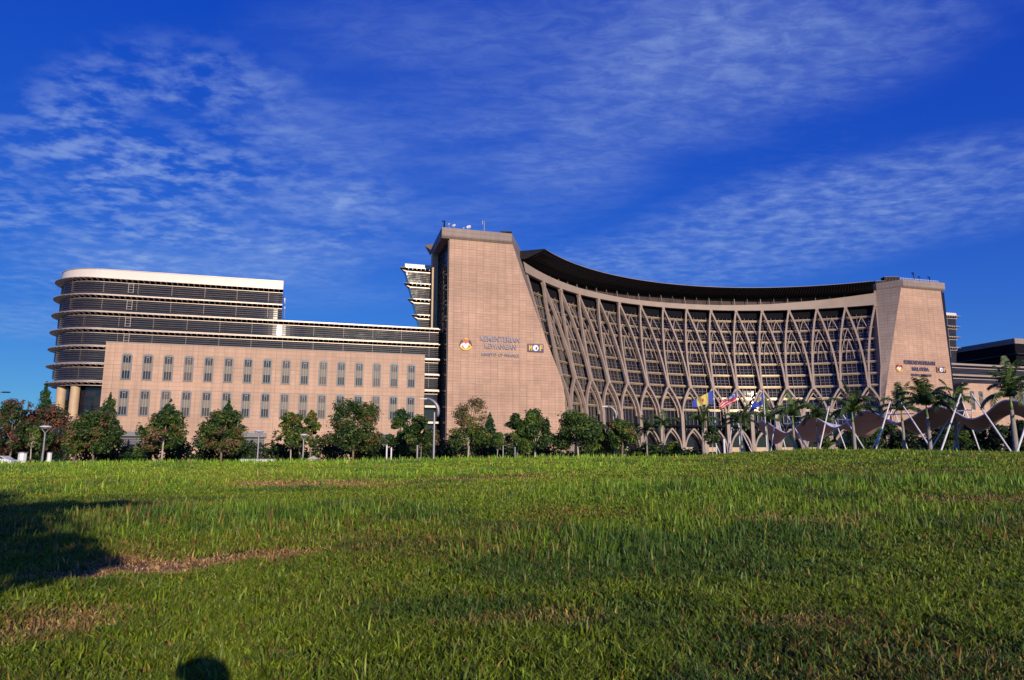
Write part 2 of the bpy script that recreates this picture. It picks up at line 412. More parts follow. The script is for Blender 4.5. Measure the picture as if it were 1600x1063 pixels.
# tall windows (first one built, the rest copied)
wx = [197.6, 229.6, 261.4, 292.8, 324, 355, 385, 415.7, 444.8, 473.7, 502, 531.4, 559.8, 587.4, 614.9, 642.4]
def tall_window(fr, s, z0, z1, w, parent):
    h = z1 - z0
    b = MB()
    for a, c in ((-w / 2, -w / 2 + .32), (w / 2 - .32, w / 2)): b.box(fr, s + a, s + c, -.22, .02, z0, z1)
    b.box(fr, s - w / 2 + .32, s + w / 2 - .32, -.22, .02, z0, z0 + .25)
    b.box(fr, s - w / 2 + .32, s + w / 2 - .32, -.22, .02, z1 - .28, z1)
    b.box(fr, s - w * .36, s + w * .36, -.25, .0, z1 + .003, z1 + .25)
    f = b.build('window', M['frame'], parent)
    b = MB(); b.box(fr, s - w / 2 + .32, s + w / 2 - .32, -.05, .0, z0 + .25, z1 - .28); b.build('pane', M['winglass'], f)
    b = MB()
    zs0, zs1 = z0 + h * .36, z0 + h * .68
    b.box(fr, s - w / 2 + .33, s + w / 2 - .33, -.12, -.053, zs0, zs1)
    for j in range(5):
        c = s - w / 2 + .45 + j * (w - .9) / 4
        b.box(fr, c - .06, c + .06, -.17, -.12, zs0, zs1)
    b.build('spandrel', M['spandrel'], f)
    b = MB()
    for ds in (-.27, .27):
        b.box(fr, s + ds - .03, s + ds + .03, -.20, -.055, z0 + .27, z1 - .3)
    b.box(fr, s - .24, s + .24, -.15, -.053, z1 - .62, z1 - .53)
    b.build('glazing_bar', M['wframe'], f)
    return f
s00, _ = onplane(wx[0], 575, FW)
w0 = tall_window(FW, s00, 18.3, 24.25, 2.2, wing)
def shift_copy(src, parent, off):
    c = src.copy(); col.objects.link(c); c.parent = parent; c.location = Vector(src.location) + Vector(off)
    for ch in src.children:
        d = ch.copy(); col.objects.link(d); d.parent = c
    return c
sv = [onplane(x, 575 + (x - 197) * .04, FW)[0] for x in wx]
for i, s in enumerate(sv):
    s = sv[0] + (sv[-1] - sv[0]) * i / 15
    for zoff in (0, -8.4):
        if i == 0 and zoff == 0: continue
        ds = s - s00
        shift_copy(w0, wing, (ds * UX, ds * UY, zoff))
# ground level louvred bays and grey canopies
for px in (208, 395, 590):
    s0, _ = onplane(px, 690, FW)
    b = MB(); b.box(FW, s0 - 2.6, s0 + 2.6, -.06, .0, G, 5.2); door = b.build('louvred_door', M['darkb'], wing)
    b = MB()
    for j in range(14): b.box(FW, s0 - 2.5, s0 + 2.5, -.14, -.06, -.6 + j * .4, -.42 + j * .4)
    b.build('slats', M['frame'], door)
    b = MB(); b.box(FW, s0 - 3.1, s0 + 3.1, -.8, .0, 5.2, 6.3); b.build('door_canopy', M['frame'], wing)

# ================================================================ MAIN BUILDING
main = empty('ministry_building', (60, 215, G), 'concave ministry headquarters with net of pointed arches between two flared pink towers', 'building')
CC = (84.14, 157.63)
RT = [(-1.0, 81.3), (10, 81.3), (17, 81.6), (23.2, 82.3), (30, 83.9), (41, 86.9), (52.9, 90.4), (62, 93.2)]
def Rz(z):
    for (a, ra), (c, rc) in zip(RT, RT[1:]):
        if z <= c: return ra + (rc - ra) * (z - a) / (c - a)
    return RT[-1][1]
def SP(t, z, dr=0):
    r = Rz(z) + dr; return (CC[0] + r * math.sin(t), CC[1] + r * math.cos(t), z)
def SN(t, z):
    e = .5; sl = (Rz(z + e) - Rz(z - e)) / (2 * e)
    v = Vector((-math.sin(t), -math.cos(t), sl)); return v.normalized()
T0, DT = -.9746, .10363
tn = [T0 + DT * i for i in range(15)]
TL, TR = -1.045, .478
ZTOP = 52.9
def arcpts(t0, t1, n): return [t0 + (t1 - t0) * i / n for i in range(n + 1)]
# glass skin
zl = [G, 10, 17, 23.2, 30, 36, 41, 47, 51.6]
b = MB(); ts = arcpts(TL - .03, TR + .02, 60)
for (za, zb) in zip(zl, zl[1:]):
    for ta, tb in zip(ts, ts[1:]):
        b.quad(SP(ta, za, 2.2), SP(tb, za, 2.2), SP(tb, zb, 2.2), SP(ta, zb, 2.2))
gl = b.build('curtain_wall', M['glass'], main)
# floor bands
bands = [48.7 - 4.06 * k for k in range(9)]
for z in bands:
    b = MB()
    for ta, tb in zip(ts, ts[1:]):
        for (d0, d1, za, zb) in ((2.19, 1.55, z - .38, z + .38), (1.55, 1.15, z - .10, z + .10)):
            b.add([SP(ta, za, d0), SP(tb, za, d0), SP(tb, zb, d0), SP(ta, zb, d0), SP(ta, za, d1), SP(tb, za, d1), SP(tb, zb, d1), SP(ta, zb, d1)],
                  [(4, 5, 6, 7), (0, 1, 5, 4), (3, 2, 6, 7)])
    b.build('floor_band', M['band'], main)
# mullions
b = MB(); nm = int((TR - TL) / (DT / 6))
for i in range(nm + 1):
    t = TL + (TR - TL) * i / nm
    zz = [9.5, 17, 23.2, 30, 36, 41, 46, 49.6]
    big = (i % 4 == 0)
    b.bar([SP(t, z, 2.19) for z in zz], [SN(t, z) for z in zz], .15 if i % 3 == 0 else .09, -.05, .70 if i % 3 == 0 else .40)
b.build('mullion_grid', M['mull'], main)
b = MB()
for zz in [z0 + d for z0 in bands for d in (1.35, 2.35)]:
    if zz > 50.4: continue
    for ta, tb in zip(ts, ts[1:]):
        b.add([SP(ta, zz - .04, 1.98), SP(tb, zz - .04, 1.98), SP(tb, zz + .04, 1.98), SP(ta, zz + .04, 1.98)], [(0, 1, 2, 3)])
b.build('transom_grid', M['mull'], main)
# recess soffit, and a near-black sheet standing in for the shade there
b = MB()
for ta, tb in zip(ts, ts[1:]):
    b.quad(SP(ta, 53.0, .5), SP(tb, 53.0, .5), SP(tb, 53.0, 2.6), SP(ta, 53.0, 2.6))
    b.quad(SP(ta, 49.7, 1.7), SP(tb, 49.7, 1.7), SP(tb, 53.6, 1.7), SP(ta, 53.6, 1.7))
b.build('recess_soffit_shade', M['dark'], main)
# ribs
def curve_rib(tc, side, za, zb, half, flipk=1, n=12, kk=2.0):
    P, N = [], []
    for i in range(n + 1):
        w = i / n; z = za + (zb - za) * w
        off = half * (1 - (1 - w) ** kk)
        P.append(SP(tc + side * off, z)); N.append(SN(tc + side * off, z))
    return P, N
ZN = 23.4; ZM = 13.6
off = DT * .47
for i, t in enumerate(tn):
    b = MB()
    for sd in (-1, 1):
        if i == 14 and sd == 1: continue
        h = (DT * (.53 if sd > 0 else .47)) - .0035
        if sd < 0: h = DT * .47 - .0035
        P, N = curve_rib(t, sd, 52.4, ZN, h)
        b.bar(P, N, .60, -.35, .40)
    P = [SP(t, 53.4), SP(t, 51.6)]; b.bar(P, [SN(t, 52)] * 2, 1.0, -.4, .6)
    b.build('upper_arch', M['rib'], main)
lown = [t + DT * .53 for t in tn[:-1]]
lown = [lown[0] - DT] + lown
for j, t in enumerate(lown):
    b = MB()
    for sd in (-1, 1):
        P, N = curve_rib(t, sd, ZN + .6, ZM, DT * .5 - .003, n=9)
        b.bar(P, N, .60, -.35, .40)
        # second recessed ply of the arch
        P2, N2 = curve_rib(t, sd, ZN - 1.2, ZM, DT * .5 - .010, n=9)
        b.bar([Vector(p) - Vector(n) * .9 for p, n in zip(P2, N2)], N2, .4, -.3, .3)
    b.bar([SP(t, ZN + 2.5), SP(t, ZN - .2)], [SN(t, ZN)] * 2, .95, -.45, .6)
    b.build('lower_arch', M['rib'], main)
for j in range(len(lown) + 1):
    t = lown[0] - DT / 2 + DT * j
    if t > TR + .02 or t < TL - .03: continue
    b = MB(); b.bar([SP(t, ZM + 1.2), SP(t, 6), SP(t, G)], [SN(t, 5)] * 3, 1.15, -.7, .6)
    b.build('column', M['rib'], main)
for j, t in enumerate(lown):
    b = MB()
    for dd, w, kz in ((0, .5, 0), (-.9, .4, -.9)):
        for sd in (-1, 1):
            P, N = curve_rib(t, sd, 9.9 + kz, 2.2, DT * .5 - .008, n=9, kk=2.4)
            P = [Vector(p) + Vector(n) * dd for p, n in zip(P, N)]
            P.append(Vector((P[-1][0], P[-1][1], G))); N.append(N[-1])
            b.bar(P, N, w, -.3, .4)
    b.build('entrance_arch', M['rib'], main)
# spandrel wall strip between columns above entrance arches, recessed ledge
b = MB()
for ta, tb in zip(ts, ts[1:]):
    b.add([SP(ta, 10.6, 2.1), SP(tb, 10.6, 2.1), SP(tb, 10.6, -.2), SP(ta, 10.6, -.2), SP(ta, 11.2, 2.1), SP(tb, 11.2, 2.1), SP(tb, 11.2, -.2), SP(ta, 11.2, -.2)], [(0, 1, 2, 3), (4, 5, 6, 7), (2, 3, 7, 6)])
b.build('entrance_ledge', M['dark'], main)
b = MB()
for ta, tb in zip(ts[::4], ts[2::4]):
    b.add([SP(ta, 2.4, 2.0), SP(tb, 2.4, 2.0), SP(tb, 3.9, 2.0), SP(ta, 3.9, 2.0)], [(0, 1, 2, 3)])
b.build('entrance_panel', M['cream'], main)
# fine inner lancets on the glass
b = MB()
for i, t in enumerate(tn):
    for (tc, za, zb, wd) in ((t, 45.0, 32, .036), (t + DT / 2, 49.0, 41, .026), (t, 41, 34, .015)):
        if tc > TR - .02: continue
        for sd in (-1, 1):
            P, N = curve_rib(tc, sd, za, zb, wd, n=6, kk=1.5)
            b.bar([Vector(p) - Vector(n) * 1.0 for p, n in zip(P, N)], N, .22, -.12, .15)
b.build('inner_lancet', M['rib'], main)
# ring beam with varying top
bt = [(-1.14, 57.2), (-1.02, 56.3), (-.9, 55.5), (-.75, 54.8), (-.5, 54.3), (-.1, 54.5), (.1, 54.9), (.3, 55.8), (.49, 56.9)]
def interp(tab, t):
    for (a, za), (c, zc) in zip(tab, tab[1:]):
        if t <= c: return za + (zc - za) * max(0, (t - a)) / (c - a)
    return tab[-1][1]
def bbot(t): return interp([(-1.14, 53.7), (-1.02, 53.4), (-.9, 52.9), (-.75, 52.6), (.5, 52.5)], t)
def root(t): return btop(t) + interp([(-1.14, .35), (-.95, .5), (-.8, 1.2), (-.6, 2.3), (-.35, 3.0), (-.1, 3.2), (.15, 2.5), (.33, 1.3), (.48, .5)], t)
def btop(t):
    for (a, za), (c, zc) in zip(bt, bt[1:]):
        if t <= c: return za + (zc - za) * max(0, (t - a)) / (c - a)
    return bt[-1][1]
b = MB(); tb_ = arcpts(-1.10, TR, 60)
for ta, tb in zip(tb_, tb_[1:]):
    b.add([SP(ta, bbot(ta), -.6), SP(tb, bbot(tb), -.6), SP(tb, btop(tb), -.9), SP(ta, btop(ta), -.9), SP(ta, bbot(ta), .6), SP(tb, bbot(tb), .6), SP(tb, btop(tb), .6), SP(ta, btop(ta), .6)],
          [(0, 1, 2, 3), (3, 2, 6, 7), (0, 1, 5, 4)])
b.build('ring_beam', M['beam'], main)
# clerestory + posts
b = MB()
for ta, tb in zip(tb_, tb_[1:]): b.quad(SP(ta, 53.8, 1.3), SP(tb, 53.8, 1.3), SP(tb, root(tb) + .1, 1.0), SP(ta, root(ta) + .1, 1.0))
cl = b.build('clerestory', M['clere'], main)
for i in range(-1, 29):
    t = T0 + DT / 2 * i
    if t < -1.08 or t > TR: continue
    b = MB(); b.bar([SP(t, 54.0, 0), SP(t, max(root(t), 54.6), -.4)], [SN(t, 55)] * 2, .22 if i % 2 == 0 else .10, 0, .35)
    b.build('post', M['mull'], cl)
# canopy roof: root r 90.4 z 57.7, outer edge r 84.3 z 59.3 (from survey)
b = MB()
def CP(t, r, z): return (CC[0] + r * math.sin(t), CC[1] + r * math.cos(t), z)
tc_ = arcpts(-1.10, .474, 70)
def profile(t):
    zr = min(root(t), 58.75)
    return [(92.5, zr + .1), (90.0, zr), (86.5, zr + (59.25 - zr) * .5), (83.6, 59.25), (83.5, 59.5), (86.5, 59.6), (92.5, 59.9), (98, 60.2), (98, 58.7)]
for ta, tb in zip(tc_, tc_[1:]):
    m = 9
    vs = [CP(ta, r, z) for r, z in profile(ta)] + [CP(tb, r, z) for r, z in profile(tb)]
    b.add(vs, [(k, (k + 1) % m, m + (k + 1) % m, m + k) for k in range(m)])
for t in (tc_[0], tc_[-1]): b.add([CP(t, r, z) for r, z in profile(t)], [tuple(range(9))])
can = b.build('roof_canopy', M['dark'], main)
b = MB()
for ta, tb in zip(tc_, tc_[1:]):
    b.add([CP(ta, 83.42, 59.40), CP(tb, 83.42, 59.40), CP(tb, 83.42, 59.52), CP(ta, 83.42, 59.52), CP(ta, 83.7, 59.56), CP(tb, 83.7, 59.56)], [(0, 1, 2, 3), (3, 2, 5, 4)])
b.build('edge_trim', M['beam'], can)
b = MB()
for i in range(150):
    t = -1.095 + (1.565) * i / 149
    pz_ = profile(t); b.bar([CP(t, 91.5, pz_[1][1] + .02), CP(t, 86.6, pz_[2][1] - .02), CP(t, 83.9, 59.16)], [(0, 0, -1)] * 3, .12, 0, .16)
b.build('canopy_rib', M['darkb'], can)
# end blade on left of canopy
b = MB(); t = -1.105
b.prism([CP(t, r, z) for r, z in profile(t)], [CP(t - .006, r, z) for r, z in profile(t)]); b.build('end_plate', M['darkb'], can)

# body of the main building behind the skin
b = MB()
back = [CP(t, 97, 0)[:2] for t in arcpts(-1.08, .47, 20)]
b2 = [CP(t, 94.2, 0)[:2] for t in arcpts(-1.08, .47, 20)]
for i in range(20):
    b.prism([(*b2[i], G), (*b2[i + 1], G), (*back[i + 1], G), (*back[i], G)], [(*b2[i], 58.6), (*b2[i + 1], 58.6), (*back[i + 1], 58.6), (*back[i], 58.6)])
b.build('rear_wall', M['grayst'], main)

# ---- towers
edge = [(57.9, 17.4), (49.5, 20.3), (41.7, 23.2), (36, 25.3), (30.3, 27.5), (26, 29.3), (22.3, 30.8), (19.5, 31.7), (16.5, 32.1), (11.2, 32.25), (G, 32.3)]
redge = [(57.9, 17.7), (49.5, 20.2), (41.7, 22.5), (36, 24.1), (30.3, 25.8), (26, 27.0), (22.3, 28.0), (19.5, 28.7), (16.5, 29.5), (11.2, 30.1), (G, 30.8)]
DEP = 17.0
def tower(fr, edg, tside, name_label, outer_slope):
    b = MB(); fm = MB()
    rings = []
    for z, s in edg:
        so = outer_slope(z)
        inner = SP(tside, min(z, 57.9), .4)
        # inner back point in frame coords
        dx, dy = inner[0] - fr(0, 0, 0)[0], inner[1] - fr(0, 0, 0)[1]
        si = fr.flip * (dx * UX + dy * UY); oi = -dx * UY + dy * UX
        if z < 20 or oi < 1.5:
            oi = max(oi, 1.5)
        si = max(si, s - 2.0) if fr.flip > 0 else si
        rings.append([fr(so, 0, z), fr(s, 0, z), fr(si, oi, z), fr(si, DEP + 6, z), fr(so, DEP, z)])
    # front faces
    t = None
    for a, c in zip(rings, rings[1:]):
        fm.quad(a[0], a[1], c[1], c[0])
    wall = None
    # sides
    sd = MB()
    for a, c in zip(rings, rings[1:]):
        for k in (1, 2, 3, 4):
            k2 = (k + 1) % 5; sd.quad(a[k], a[k2], c[k2], c[k])
    tw = fm.build('tower', M['pink'], main, label=name_label)
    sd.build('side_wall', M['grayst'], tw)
    tp = MB(); tp.add(rings[0], [(0, 1, 2, 3, 4)]); tp.build('roof', M['paving'], tw)
    # light edge trim along the inner back arris
    q = MB()
    for a, c in zip(rings[:-3], rings[1:-2]):
        p0, p1 = Vector(a[2]), Vector(c[2]); dd = Vector((-math.sin(tside), -math.cos(tside), 0)) * .35
        q.bar([p0 + dd, p1 + dd], [dd, dd], .35, -.2, .2)
    q.build('edge_trim', M['beam'], tw)
    # cornice
    c = MB(); zc0, zc1 = 58.2, 60.5
    inn = rings[0][2]; dx, dy = inn[0] - fr(0, 0, 0)[0], inn[1] - fr(0, 0, 0)[1]
    si = fr.flip * (dx * UX + dy * UY); oi = -dx * UY + dy * UX
    s1 = edg[0][1]
    def ring(z, e): return [fr(-2.2 if fr.flip > 0 else -.7, -.7 + e, z), fr(s1 - .3, -.7 + e, z), fr(si - .3, oi - .5, z), fr(si + .5, oi + 6, z), fr(si, DEP + 7, z), fr(-1.6 if fr.flip > 0 else -.7, DEP, z)]
    c.prism(ring(57.7, .55), ring(zc0, .0)); c.prism(ring(zc0 + .002, 0), ring(zc1, 0))
    c.build('cornice', M['grayst'], tw)
    return tw, rings, (si, oi)
lt, lr, lin = tower(FL, edge, -1.075, 'tallest flared pink tower on the left with blue-grey lettering', lambda z: 0.0)
rt, rr, rin = tower(FRx, redge, .479, 'flared pink tower at the right with a red crest and dark lettering', lambda z: 0.6 - .03 * (58 - z) * (1 if z > 30 else 28 / (58 - z)) if z < 57.9 else .6)
# outer side glazing of towers
for fr, tw, sgn in ((FL, lt, 1), (FRx, rt, 1)):
    b = MB(); o0, o1 = .5, DEP - 2.2
    e = -.12
    if sgn < 0: pass
    sx = -.12 if fr is FL else -1.2
    b.box(fr, sx, .5, o0, o1, G, 57.4); g_ = b.build('side_glazing', M['glass'], tw)
    b = MB()
    for k in range(9):
        o = o0 + (o1 - o0) * k / 8; b.box(fr, sx - .12, sx, o - .06, o + .06, G, 57.4)
    for k in range(40):
        z = .3 + k * 1.45; b.box(fr, sx - .14, sx, o0, o1, z - .05, z + .05)
    b.build('mullion_grid', M['darkb'], g_)
    b = MB(); b.box(fr, sx - 1.8, .5, DEP - 2.2, DEP, G, 57.6); b.build('corner_pier', M['cream'], tw)
# rear projecting cornice blade (left tower)
b = MB(); b.prism([FL(-1.6, DEP - 3, 58.0), FL(-2.0, DEP + 1, 58.0), FL(-3.9, DEP - .5, 60.3)], [FL(-1.6, DEP - 3, 60.5), FL(-2.0, DEP + 1, 60.5), FL(-4.0, DEP - .5, 60.55)])
b.build('cornice_fin', M['grayst'], lt)

# ---- terraced glass blocks behind the towers
def terrace(fr, o, ztop, s_top, s_bot, zbot, s_in, n, step, tip, tw):
    DD = 3.0
    b = MB(); b.prism([fr(s_bot, o, zbot), fr(s_in, o, zbot), fr(s_in, o + DD, zbot), fr(s_bot, o + DD, zbot)], [fr(s_top, o, ztop - .6), fr(s_in, o, ztop - .6), fr(s_in, o + DD, ztop - .6), fr(s_top, o + DD, ztop - .6)])
    g = b.build('terrace_glazing', M['wglass'], tw)
    b = MB()
    b.box(fr, s_top, s_in, o - .3, o + DD + .2, ztop - .58, ztop + .5); b.build('terrace_parapet', M['white'], tw)
    for k in range(n):
        z = ztop - .9 - k * step; s = s_top + (s_bot - s_top) * (ztop - z) / (ztop - zbot)
        b = MB()
        b.prism([fr(s - tip, o - .4, z + .15), fr(s - .1, o - 1.2, z), fr(s_in, o - 1.2, z), fr(s_in, o + DD, z), fr(s, o + DD, z)],
                [fr(s - tip, o - .4, z + .22), fr(s - .1, o - 1.2, z + .24), fr(s_in, o - 1.2, z + .24), fr(s_in, o + DD, z + .24), fr(s, o + DD, z + .24)])
        b.prism([fr(s + .3, o + .2, z - .9), fr(s + .3, o + DD - .2, z - .9), fr(s - tip + .3, o + .4, z + .12)], [fr(s + .35, o + .2, z - .002), fr(s + .35, o + DD - .2, z - .002), fr(s - tip + .25, o + .4, z + .145)])
        b.box(fr, s, s_in, o - .4, o - .05, z - 1.0, z - .75)
        sh = b.build('terrace_shelf', M['silver'], tw)
        b = MB(); b.box(fr, s + .1, s_in, o - .12, o - .05, z - .75, z - .02); 
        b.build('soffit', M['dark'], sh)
        ks = int((s_in - s) / 1.2)
        for j in range(ks): MB().box(fr, s + .6 + j * 1.2, s + .75 + j * 1.2, o - 1.1, o - .13, z - .4, z - .02).build('bracket', M['white'], sh)
        b = MB()
        for j in range(4): b.box(fr, s + .5, s_in - 2.2, o - .35, o - .1, z - 1.4 - j * .5, z - 1.34 - j * .5)
        b.build('louver_screen', M['louver'], sh)
        b = MB()
        for ds in (1.9, 1.0): b.box(fr, s_in - ds - .05, s_in - ds + .05, o - .4, o - .3, z - step + .5, z - 1.0)
        for j in range(3): b.box(fr, s_in - 1.9, s_in - 1.0, o - .4, o - .3, z - step + 1.0 + j * .9, z - step + 1.08 + j * .9)
        b.build('ladder', M['wframe'], sh)
oT = DEP + .3
sa, za = onplane(632.6, 415, FL, oT); sb, zb = onplane(662, 517.7, FL, oT)
sIn, _ = onplane(684, 450, FL, oT)
terrace(FL, oT, za, sa, sb + .6, 30.5, sIn + 3.2, 4, 4.5, 1.9, lt)
sa2, za2 = onplane(1493.5, 493, FRx, 24); sb2, _ = onplane(1492, 560, FRx, 24)
terrace(FRx, 24, za2 + .3, sa2, sb2 + .3, 30, sa2 + 7, 4, 4.2, 2.3, rt)

# ---- lettering
def text_mesh(txt, fr, sc_, zc, width, height, matl, parent, o=-.25, name='lettering', bold=.0, label=None):
    cu = bpy.data.curves.new('t', 'FONT'); cu.body = txt; cu.align_x = 'CENTER'; cu.size = 1; cu.extrude = .08; cu.offset = bold
    ob = bpy.data.objects.new('t', cu); col.objects.link(ob)
    dg = bpy.context.evaluated_depsgraph_get(); me = bpy.data.meshes.new_from_object(ob.evaluated_get(dg))
    bpy.data.objects.remove(ob)
    xs = [v.co.x for v in me.vertices]; ys = [v.co.y for v in me.vertices]
    sx = width / (max(xs) - min(xs)); sy = height / (max(ys) - min(ys)); x0 = (max(xs) + min(xs)) / 2; y0 = (max(ys) + min(ys)) / 2
    og = origin(parent)
    for v in me.vertices:
        p = fr(sc_ + fr.flip * (v.co.x - x0) * sx, o - v.co.z, zc + (v.co.y - y0) * sy)
        v.co = (p[0] - og[0], p[1] - og[1], p[2] - og[2])
    me.materials.clear(); me.materials.append(matl)
    obj = bpy.data.objects.new(name, me); col.objects.link(obj); obj.parent = parent; ORG[obj] = og
    if label: obj['label'] = label
    return obj
def put_text(txt, pxa, pxb, py, hpx, fr, parent, matl, bold=.015):
    a, z = onplane(pxa, py, fr); c, z2 = onplane(pxb, py, fr); D = fr((a + c) / 2, 0, 0)[1]
    text_mesh(txt, fr, (a + c) / 2, (z + z2) / 2, abs(c - a), hpx * D / F, matl, parent, bold=bold)
put_text('KEMENTERIAN', 750, 812, 530.5, 8.5, FL, lt, M['letter'])
put_text('KEWANGAN', 757, 806, 541.8, 8.5, FL, lt, M['letter'])
put_text('MINISTRY OF FINANCE', 752, 811, 555, 5, FL, lt, M['letter'])
put_text('PERBENDAHARAAN', 1412, 1460, 567.2, 6.5, FRx, rt, M['letterd'])
put_text('MALAYSIA', 1424.5, 1450.5, 577.2, 6.2, FRx, rt, M['letterd'])
put_text('FEDERAL TREASURY', 1423, 1455, 586.7, 4, FRx, rt, M['letterd'])
def disc(b, fr, s, z, r, rz, o0, o1, n=20, a0=0, a1=360):
    pts = [(s + r * math.cos(R_(a0 + (a1 - a0) * k / n)), z + rz * math.sin(R_(a0 + (a1 - a0) * k / n))) for k in range(n + (0 if a1 - a0 == 360 else 1))]
    b.prism([fr(a, o0, c) for a, c in pts], [fr(a, o1, c) for a, c in pts])
def poly(b, fr, pts, o0, o1): b.prism([fr(a, o0, c) for a, c in pts], [fr(a, o1, c) for a, c in pts])
def logo(px0, px1, py0, py1, fr, parent, second=False):
    a, z1 = onplane(px0, py0, fr); c, z0 = onplane(px1, py1, fr)
    if a > c: a, c = c, a
    w, h = c - a, z1 - z0; f = fr.flip
    X = lambda u: (a + w * u) if f > 0 else (c - w * u)
    b = MB(); b.box(fr, a, c, -.3, -.001, z0, z1); lp = b.build('logo_panel', M['blue'], parent)
    zc = (z0 + z1) / 2
    b = MB(); disc(b, fr, X(.5), zc, h * .38, h * .38, -.36, -.302); b.build('globe', M['globe'], lp)
    b = MB(); poly(b, fr, [(X(.47), zc - .05 * h), (X(.56), zc + .2 * h), (X(.6), zc), (X(.55), zc - .28 * h), (X(.5), zc - .2 * h)], -.38, -.362); b.build('globe_land', M['blue'], lp)
    if second:
        b = MB(); b.box(fr, min(X(.02), X(.32)), max(X(.02), X(.32)), -.34, -.302, z0 + .1, z1 - .1); b.build('logo_block', M['orange'], lp)
    for ch, u in (('M', .17), ('F', .84)):
        text_mesh(ch, fr, X(u), zc, w * .2, h * .72, M['yellow'] if not (second and ch == 'M') else M['blue'], lp, o=-.35, name='logo_letter', bold=.03)
logo(824, 849, 537.5, 551, FL, lt)
logo(1462, 1477.3, 573.2, 583, FRx, rt, True)
def crest(px, py, wpx, fr, parent):
    s, z = onplane(px, py, fr); D = fr(s, 0, 0)[1]; w = wpx * D / F; f = fr.flip
    P = lambda pts: [(s + f * x * w, z + y * w) for x, y in pts]
    b = MB(); b.box(fr, s - w * .06, s + w * .06, -.12, -.001, z - .35 * w, z + .3 * w); cr = b.build('coat_of_arms', M['globe'], parent)
    b = MB(); poly(b, fr, P([(-.22, .18), (.22, .18), (.22, -.08), (.12, -.26), (0, -.33), (-.12, -.26), (-.22, -.08)]), -.22, -.121); b.build('shield', M['globe'], cr)
    b = MB(); poly(b, fr, P([(-.24, .32), (0, .38), (.24, .32), (.2, .1), (.08, .13), (0, -.02), (-.08, .13), (-.2, .1)]), -.27, -.221); b.build('shield_band', M['red'], cr)
    for sx in (-1, 1):
        b = MB(); poly(b, fr, P([(sx * .22, .3), (sx * .3, .36), (sx * .4, .25), (sx * .5, -.08), (sx * .46, -.12), (sx * .38, .02), (sx * .3, .1)]), -.24, -.122); b.build('tiger', M['crestdark'], cr)
        b = MB(); poly(b, fr, P([(sx * .26, .08), (sx * .36, .02), (sx * .42, -.14), (sx * .38, -.28), (sx * .24, -.3), (sx * .3, -.15), (sx * .22, -.04)]), -.25, -.122); b.build('tiger', M['globe'] if sx < 0 else M['yellow'], cr)
    b = MB(); poly(b, fr, P([(-.16, .47), (-.1, .38), (0, .36), (.1, .38), (.16, .47), (.04, .43), (0, .52), (-.04, .43)]), -.3, -.1); b.build('crescent', M['yellow'], cr)
    b = MB(); poly(b, fr, P([(-.48, -.2), (-.44, -.1), (-.3, -.22), (-.1, -.32), (.1, -.32), (.3, -.22), (.44, -.1), (.48, -.2), (.32, -.36), (.12, -.46), (-.12, -.46), (-.32, -.36)]), -.3, -.1); b.build('scroll', M['yellow'], cr)
crest(727.5, 538.5, 21, FL, lt)
crest(1404.5, 575, 13.5, FRx, rt)

# ---- roof-top equipment
def dish(px, py, rpx, D, label):
    p = at(px, py, D); r = rpx * D / F
    t = empty('satellite_dish', (p[0], p[1], 60.5), label, 'satellite dish', 'satellite dishes on the tallest tower')
    ax = Vector((-.2, -.85, .5)).normalized(); a = ax.cross(Vector((0, 0, 1))).normalized(); c = a.cross(ax)
    b = MB(); vs = []; n = 18
    for k, (rr_, d) in enumerate(((0.02, -.32), (.4, -.27), (.75, -.12), (1, .0), (1, -.06), (.7, -.2), (.02, -.4))):
        for i in range(n):
            th = 2 * math.pi * i / n; q = Vector(p) + (a * math.cos(th) + c * math.sin(th)) * rr_ * r + ax * d * r; vs.append(q)
    fs = [(k * n + i, k * n + (i + 1) % n, (k + 1) * n + (i + 1) % n, (k + 1) * n + i) for k in range(6) for i in range(n)]
    b.add(vs, fs); b.build('reflector', M['mast'], t)
    b = MB(); b.tube([Vector(p) - ax * .35 * r, (p[0], p[1] + .2, (p[2] + 60.5) / 2), (p[0], p[1] + .2, 60.4)], .08, 8); b.build('mount', M['greysteel'], t)
    b = MB(); b.tube([Vector(p) - c * r * .9, Vector(p) + ax * r * .7], .03, 5); b.tube([Vector(p) + ax * r * .6, Vector(p) + ax * r * .85], .07, 6); b.build('feed_horn', M['greysteel'], t)
dish(732.5, 354.6, 3.9, 188, 'largest white satellite dish on the roof of the tallest tower')
dish(709.5, 352.3, 2.9, 184, 'middle-sized white satellite dish near the roof corner of the tallest tower')
dish(701.5, 350.2, 1.7, 184, 'smallest raised satellite dish next to the dark mast on the tallest tower')
dish(724.5, 356.4, 1.5, 188, 'low small satellite dish between the two bigger dishes on the tower roof')
def antenna(px, py0, D, zbase, label, matl, arms=2, name='antenna_mast', thick=.13):
    p = at(px, py0, D)
    t = empty(name, (p[0], D, zbase), label, 'antenna', 'antenna masts on the tower roofs')
    MB().tube([(p[0], D, zbase - .05), (p[0], D, p[2])], [thick, thick * .6], 8).build('pole', matl, t)
    b = MB()
    for k in range(arms):
        z = p[2] - .25 - k * .55; b.tube([(p[0] - .45, D, z), (p[0] + .45, D, z)], .05, 6); b.box(lambda s, o, z_: (p[0] + s, D + o, z_), -.55, -.35, -.1, .1, z - .25, z + .35)
    b.build('aerial', matl, t)
antenna(694.3, 345, 184, 60.5, 'dark antenna mast at the left corner of the tallest tower', M['dark'], 1, thick=.28)
antenna(756.5, 345.5, 188, 60.5, 'pale antenna mast in the middle of the tallest tower roof', M['greysteel'], 2, thick=.2)
antenna(1427, 425.5, 240, 60.5, 'taller antenna mast above the right tower cornice', M['dark'], 2, thick=.16)
antenna(1436.5, 432, 240, 60.5, 'shortest antenna mast in the middle of the right tower roof', M['dark'], 1, thick=.12)
